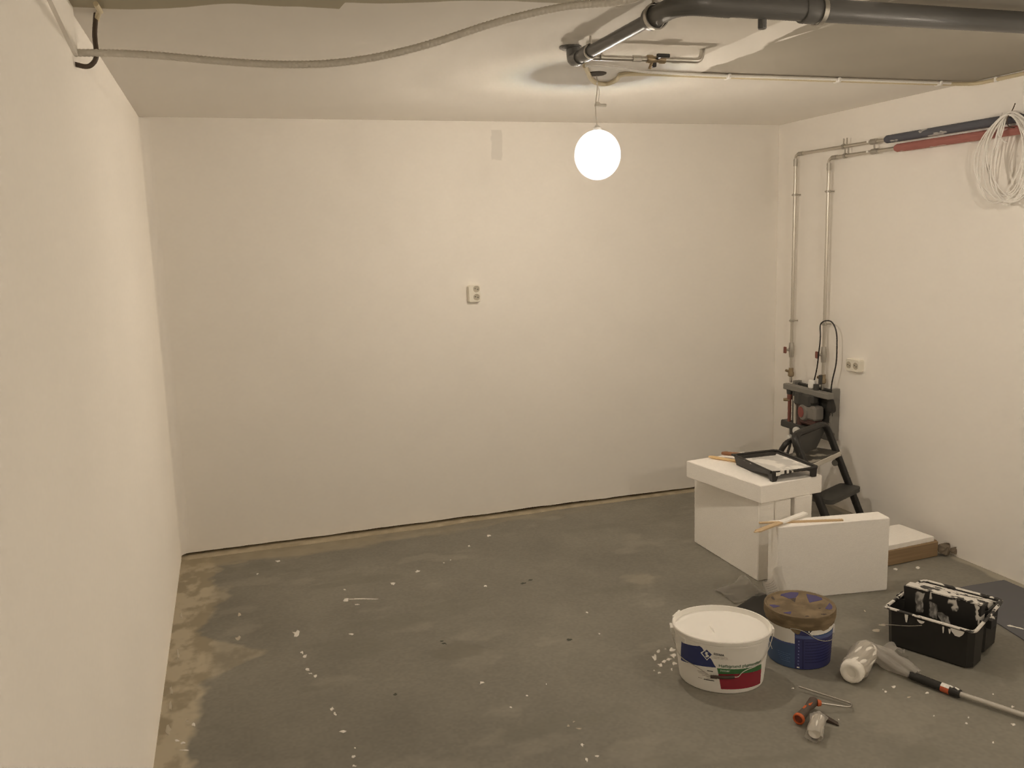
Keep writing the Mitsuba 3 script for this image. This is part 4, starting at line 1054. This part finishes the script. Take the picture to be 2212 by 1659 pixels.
RR = RZ + 0.022
part(k, 'front_trough', trough(-0.158, -0.035, -0.174, 0.168, RZ, 0.006, fl=2.0), 'black', 20)
part(k, 'rear_trough', trough(0.010, 0.172, -0.160, 0.152, RR, 0.008), 'black', 20)
part(k, 'partition', hull([bp(w, d_, z) for w, d_, z in [(-0.040, s * 0.150, 0.06) for s in (-1, 1)] + [(0.014, s * 0.150, 0.06) for s in (-1, 1)] + [(-0.034, -0.165, PZ - .004), (-0.034, 0.155, PZ - .004), (0.006, -0.165, PZ - .004), (0.006, 0.155, PZ - .004), (-0.030, -0.160, PZ), (-0.030, 0.15, PZ), (0.002, -0.160, PZ), (0.002, 0.15, PZ)]]), 'runs', 20, label='tall black partition with runs of white paint')
part(k, 'partition_top', hull([bp(w, d_, z) for w in (-0.036, 0.010) for d_ in (-0.155, 0.152) for z in (PZ - 0.002, PZ + 0.004)]), 'splash', False)
rp = [bp(-0.172, -0.182, RZ), bp(0.180, -0.170, RR), bp(0.180, 0.166, RR), bp(-0.172, 0.178, RZ)]
rp2 = np.vstack([rp, rp[:1]])
part(k, 'rim', tube(fillet(list(rp) + [rp[0]], 0.025, 5), 0.0075, 10, squash=0.8), 'splash', 40, label='rim crusted with white paint')
ramp = hull([bp(w, d_, z) for w, d_, z in ((0.012, -0.150, PZ - .006), (0.012, 0.145, PZ - .006), (0.170, -0.158, RR - .006), (0.170, 0.150, RR - .006), (0.168, -0.150, .06), (0.168, 0.135, .06), (0.02, -0.145, .06), (0.02, 0.135, .06))])
part(k, 'wringing_ramp', ramp, 'splash', False, label='sloping ramp covered in white paint')
for d_ in (-0.187, 0.183):
    part(k, 'ear', hull([bp(w, d_ + o, z) for w in (-0.03, 0.03) for o in (-0.010, 0.010) for z in (RZ - .03, RZ + .006)] + [bp(0, d_, RZ + .016)]), 'black_drops', 30)
for d_, z, l_, w in ((-0.09, RZ, .04, .008), (-0.03, RZ - .012, .014, .016), (0.06, RZ - .01, .03, .004), (0.115, RZ - .006, .030, .028), (0.085, RZ - .012, .022, .005)):
    part(k, 'paint_run', hull([bp(-0.1745 + (RZ - zz) * 0.085 - 0.003, d_ + s * ww, zz) for zz, ww in ((z, w), (z - l_ * .5, w * .8), (z - l_, w * .3)) for s in (-1, 1)] + [bp(-0.168 + (RZ - z) * .1, d_, z - l_ / 2)]), 'white_paint', 40)
part(k, 'handle_wire', tube(spline([bp(-0.176, -0.025, RZ - .032), bp(-0.178, -0.08, RZ - .052), bp(-0.176, -0.14, RZ - .068), bp(-0.172, -0.176, RZ - .080)], 20), 0.002, 8), 'zinc')

# ------------------------------------------------------------------ paint roller in its bag, with pole
k = thing('paint_roller', 'white paint roller wrapped in a plastic bag on a long pole', 'paint roller')
r0, r1 = np.array([2.605, -2.600, 0.046]), np.array([2.805, -2.462, 0.046])
ax = (r1 - r0) / np.linalg.norm(r1 - r0)
m = lathe_axis([(0, 0.004), (0.018, 0.006), (0.020, 0.0), (0.034, -0.004), (0.043, 0.004), (0.046, 0.016), (0.047, 0.06), (0.047, 0.12), (0.046, 0.20), (0.044, 0.226), (0.036, 0.238), (0.018, 0.242), (0, 0.242)], r0, ax, 40)
m = m.subdivide()
m.vertices += 0.004 * (meshkit.noise(m.vertices * 90)[:, None] - 0.5) * (m.vertices - r0 - np.outer((m.vertices - r0) @ ax, ax)) / 0.045
part(k, 'sleeve', m, 'roller', 60)


def shroud(u, v):
    """The bag: tight around the roller at one end, drawn in and twisted towards the pole at the other."""
    P0 = spline([r0 + ax * 0.03, r0 + ax * 0.12, r0 + ax * 0.225 + (0.01, -0.01, 0), (2.835, -2.545, 0.035), (2.850, -2.620, 0.030), (2.862, -2.680, 0.026)], u.shape[0])
    R0 = np.interp(np.linspace(0, 1, u.shape[0]), [0, .15, .42, .55, .68, .82, .92, 1], [.0485, .050, .048, .030, .040, .034, .026, .020])
    T = np.gradient(P0, axis=0); T /= np.linalg.norm(T, axis=1, keepdims=True)
    A = np.cross(T, [0, 0, 1.0]); A /= np.linalg.norm(A, axis=1, keepdims=True); B = np.cross(A, T)
    th_ = v * 2 * math.pi
    fold = 1 + 0.20 * np.sin(5 * th_ + 9 * u) * np.clip(u * 2.5 - 0.9, 0, 1) + 0.06 * np.sin(11 * th_ + 19 * u) + 0.05 * np.sin(23 * u + 3 * th_)
    rr = R0[:, None] * fold
    p = P0[:, None] + rr[..., None] * (np.cos(th_)[..., None] * A[:, None] + np.sin(th_)[..., None] * B[:, None])
    p[..., 2] = np.maximum(p[..., 2], 0.003)
    return p


part(k, 'plastic_bag', grid_sheet(shroud, 60, 56), 'film_milky', True, label='crumpled translucent plastic bag')


def flap(u, v):
    p = np.array([2.835, -2.520, 0.045]) + u[..., None] * np.array([0.075, 0.075, -0.02]) + (v[..., None] - 0.4) * np.array([0.10, -0.075, 0.0])
    p = p + np.stack([0 * u, 0 * u, 0.018 * np.sin(v * 9 + u * 3) + 0.012], -1) + 0.014 * (meshkit.noise(p * 40)[..., None] - 0.5)
    p[..., 2] = np.maximum(p[..., 2], 0.003)
    return p


part(k, 'bag_flap', grid_sheet(flap, 24, 24), 'film_milky', True)
g0, g1, g2, g3 = np.array([2.842, -2.655, 0.022]), np.array([2.896, -2.800, 0.020]), np.array([2.9115, -2.842, 0.020]), np.array([3.14, -3.31, 0.016])
part(k, 'frame_wire', tube(spline([r1 + ax * 0.04, r1 + ax * 0.06 + (0.01, -0.02, 0), (2.862, -2.575, 0.030), g0 + (0, 0.02, 0.004), g0], 30), 0.0035, 10), 'zinc')
part(k, 'grip', tube([lerp(g0, g1, t) for t in (0, .08, .35, .65, 1)], [.013, .0165, .0165, .0165, .0160], 18), 'black_soft', label='black grip')
lb0, lb1 = lerp(g0, g1, 0.83), lerp(g0, g1, 1.04)
part(k, 'sticker', tube([lb0, lb1], 0.0172, 18), 'label_orange', label='orange and white sticker')
q0 = np.cross(g1 - g0, (0, 0, 1.0)); q0 /= np.linalg.norm(q0)
top = grid_sheet(lambda u, v: (lb0 + u[..., None] * (lb1 - lb0)) + 0.0178 * (np.cos(1.0 + 1.5 * v)[..., None] * (-q0) + np.sin(1.0 + 1.5 * v)[..., None] * uz), 6, 12)
part(k, 'sticker_white', top, 'white_paint', True)
part(k, 'collar', tube([g1, lerp(g1, g2, .5), g2], [.0165, .017, .0155], 18), 'black')
part(k, 'pole', rod(g2, g3, 0.0105, 24), 'aluminium')
part(k, 'paint_spot', cat(*[hull([g2 + uz * .016 + np.array([a_, b_, c_]) - (g2 - g1) * (.3 + i * .5) for a_ in (-.004, .004) for b_ in (-.009, .009) for c_ in (-.002, .002)]) for i in (0, 1)]), 'white_paint', 40)

# ------------------------------------------------------------------ bare roller frame with orange handle
k = thing('hand_roller', 'bare bent wire roller frame with an orange and dark brown handle', 'roller frame')
wz = 0.012
wp = fillet([(2.384, -2.570, wz + .006), (2.497, -2.738, wz), (2.470, -2.768, wz + .006), (2.362, -2.718, 0.032)], 0.018, 7)
part(k, 'wire', tube(wp, 0.0036, 12), 'zinc')
ha, hb = np.array([2.352, -2.703, 0.032]), np.array([2.236, -2.772, 0.024])
hd = (hb - ha) / np.linalg.norm(hb - ha)
part(k, 'handle', tube([lerp(ha, hb, t) for t in (-.06, 0, .22, .40, .60, .80, .94)], [.015, .0185, .0165, .0130, .0150, .0170, .0178], 22), 'handle_brown', label='dark ribbed handle')
part(k, 'handle_end', lathe_axis([(0.0175, -0.010), (0.0205, -0.007), (0.0215, 0.0), (0.0205, 0.005), (0.0172, 0.007), (0.0152, 0.004), (0.0145, -0.006), (0, -0.008)], hb, hd, 32), 'orange', label='orange ring at the open end')
part(k, 'handle_hole', lathe_axis([(0.0150, 0.002), (0.0132, -0.003), (0, -0.003)], hb, hd, 28), 'orange_inner')
part(k, 'collar', lathe_axis([(0, 0), (0.012, 0), (0.013, 0.004), (0.010, 0.014), (0, 0.014)], (2.358, -2.716, 0.032), (0.9, -0.4, -0.1), 20), 'orange')
sd = np.cross(hd, uz)
for t, o, s in ((0.55, 0.6, 1), (0.30, -0.8, 1)):
    c_ = lerp(ha, hb, t) + (sd * o * 0.45 + uz * 0.9) / np.linalg.norm(sd * o * .45 + uz * .9) * 0.0132
    part(k, 'inlay', hull([c_ + hd * a_ + sd * b_ + uz * e_ for a_, b_ in ((-.014, 0), (-.008, .004), (.010, .004), (.014, 0), (.008, -.004), (-.010, -.004)) for e_ in (-.003, .0025)]), 'orange', 30)
k = thing('wrapped_roller_sleeve', 'small roller sleeve in clear plastic wrapping lying under the orange handle', 'roller sleeve')
s0, s1 = np.array([2.335, -2.785, 0.024]), np.array([2.215, -2.885, 0.024])
sa = (s1 - s0) / np.linalg.norm(s1 - s0)
s0 = np.array([2.300, -2.800, 0.026]); s1 = np.array([2.222, -2.878, 0.026]); sa = (s1 - s0) / np.linalg.norm(s1 - s0)
m = lathe_axis([(0, 0), (0.020, 0.0), (0.023, 0.005), (0.0235, 0.05), (0.023, 0.098), (0.020, 0.104), (0.008, 0.104), (0, 0.100)], s0, sa, 28)
part(k, 'sleeve', m, 'roller', 40)


def wrapf(u, v):
    t = -0.10 + 1.28 * u
    th_ = v * 2 * math.pi
    B = np.cross(sa, uz); B /= np.linalg.norm(B)
    r_ = 0.026 * (1 + 0.10 * np.sin(5 * th_ + 4 * u) + 0.06 * np.sin(9 * th_ - 7 * u))
    wide = 1 + 0.35 * np.clip(np.abs(u - 0.5) * 2 - 0.6, 0, 1)
    p = s0 + (t * 0.104)[..., None] * sa + (r_ * wide * np.cos(th_))[..., None] * B + (r_ / wide * np.sin(th_))[..., None] * uz
    p[..., 2] = np.maximum(p[..., 2], 0.002)
    return p


part(k, 'wrapping', grid_sheet(wrapf, 30, 48), 'film_milky', True, label='shiny clear wrapping')
m = hull([(2.322, -2.768, 0.003), (2.348, -2.762, 0.003), (2.322, -2.768, 0.022), (2.348, -2.762, 0.018), (2.362, -2.835, 0.003), (2.374, -2.815, 0.003), (2.362, -2.835, 0.005), (2.374, -2.815, 0.005)])
part(k, 'header_card', m, 'grip', 30, label='dark card at the mouth of the wrapping')
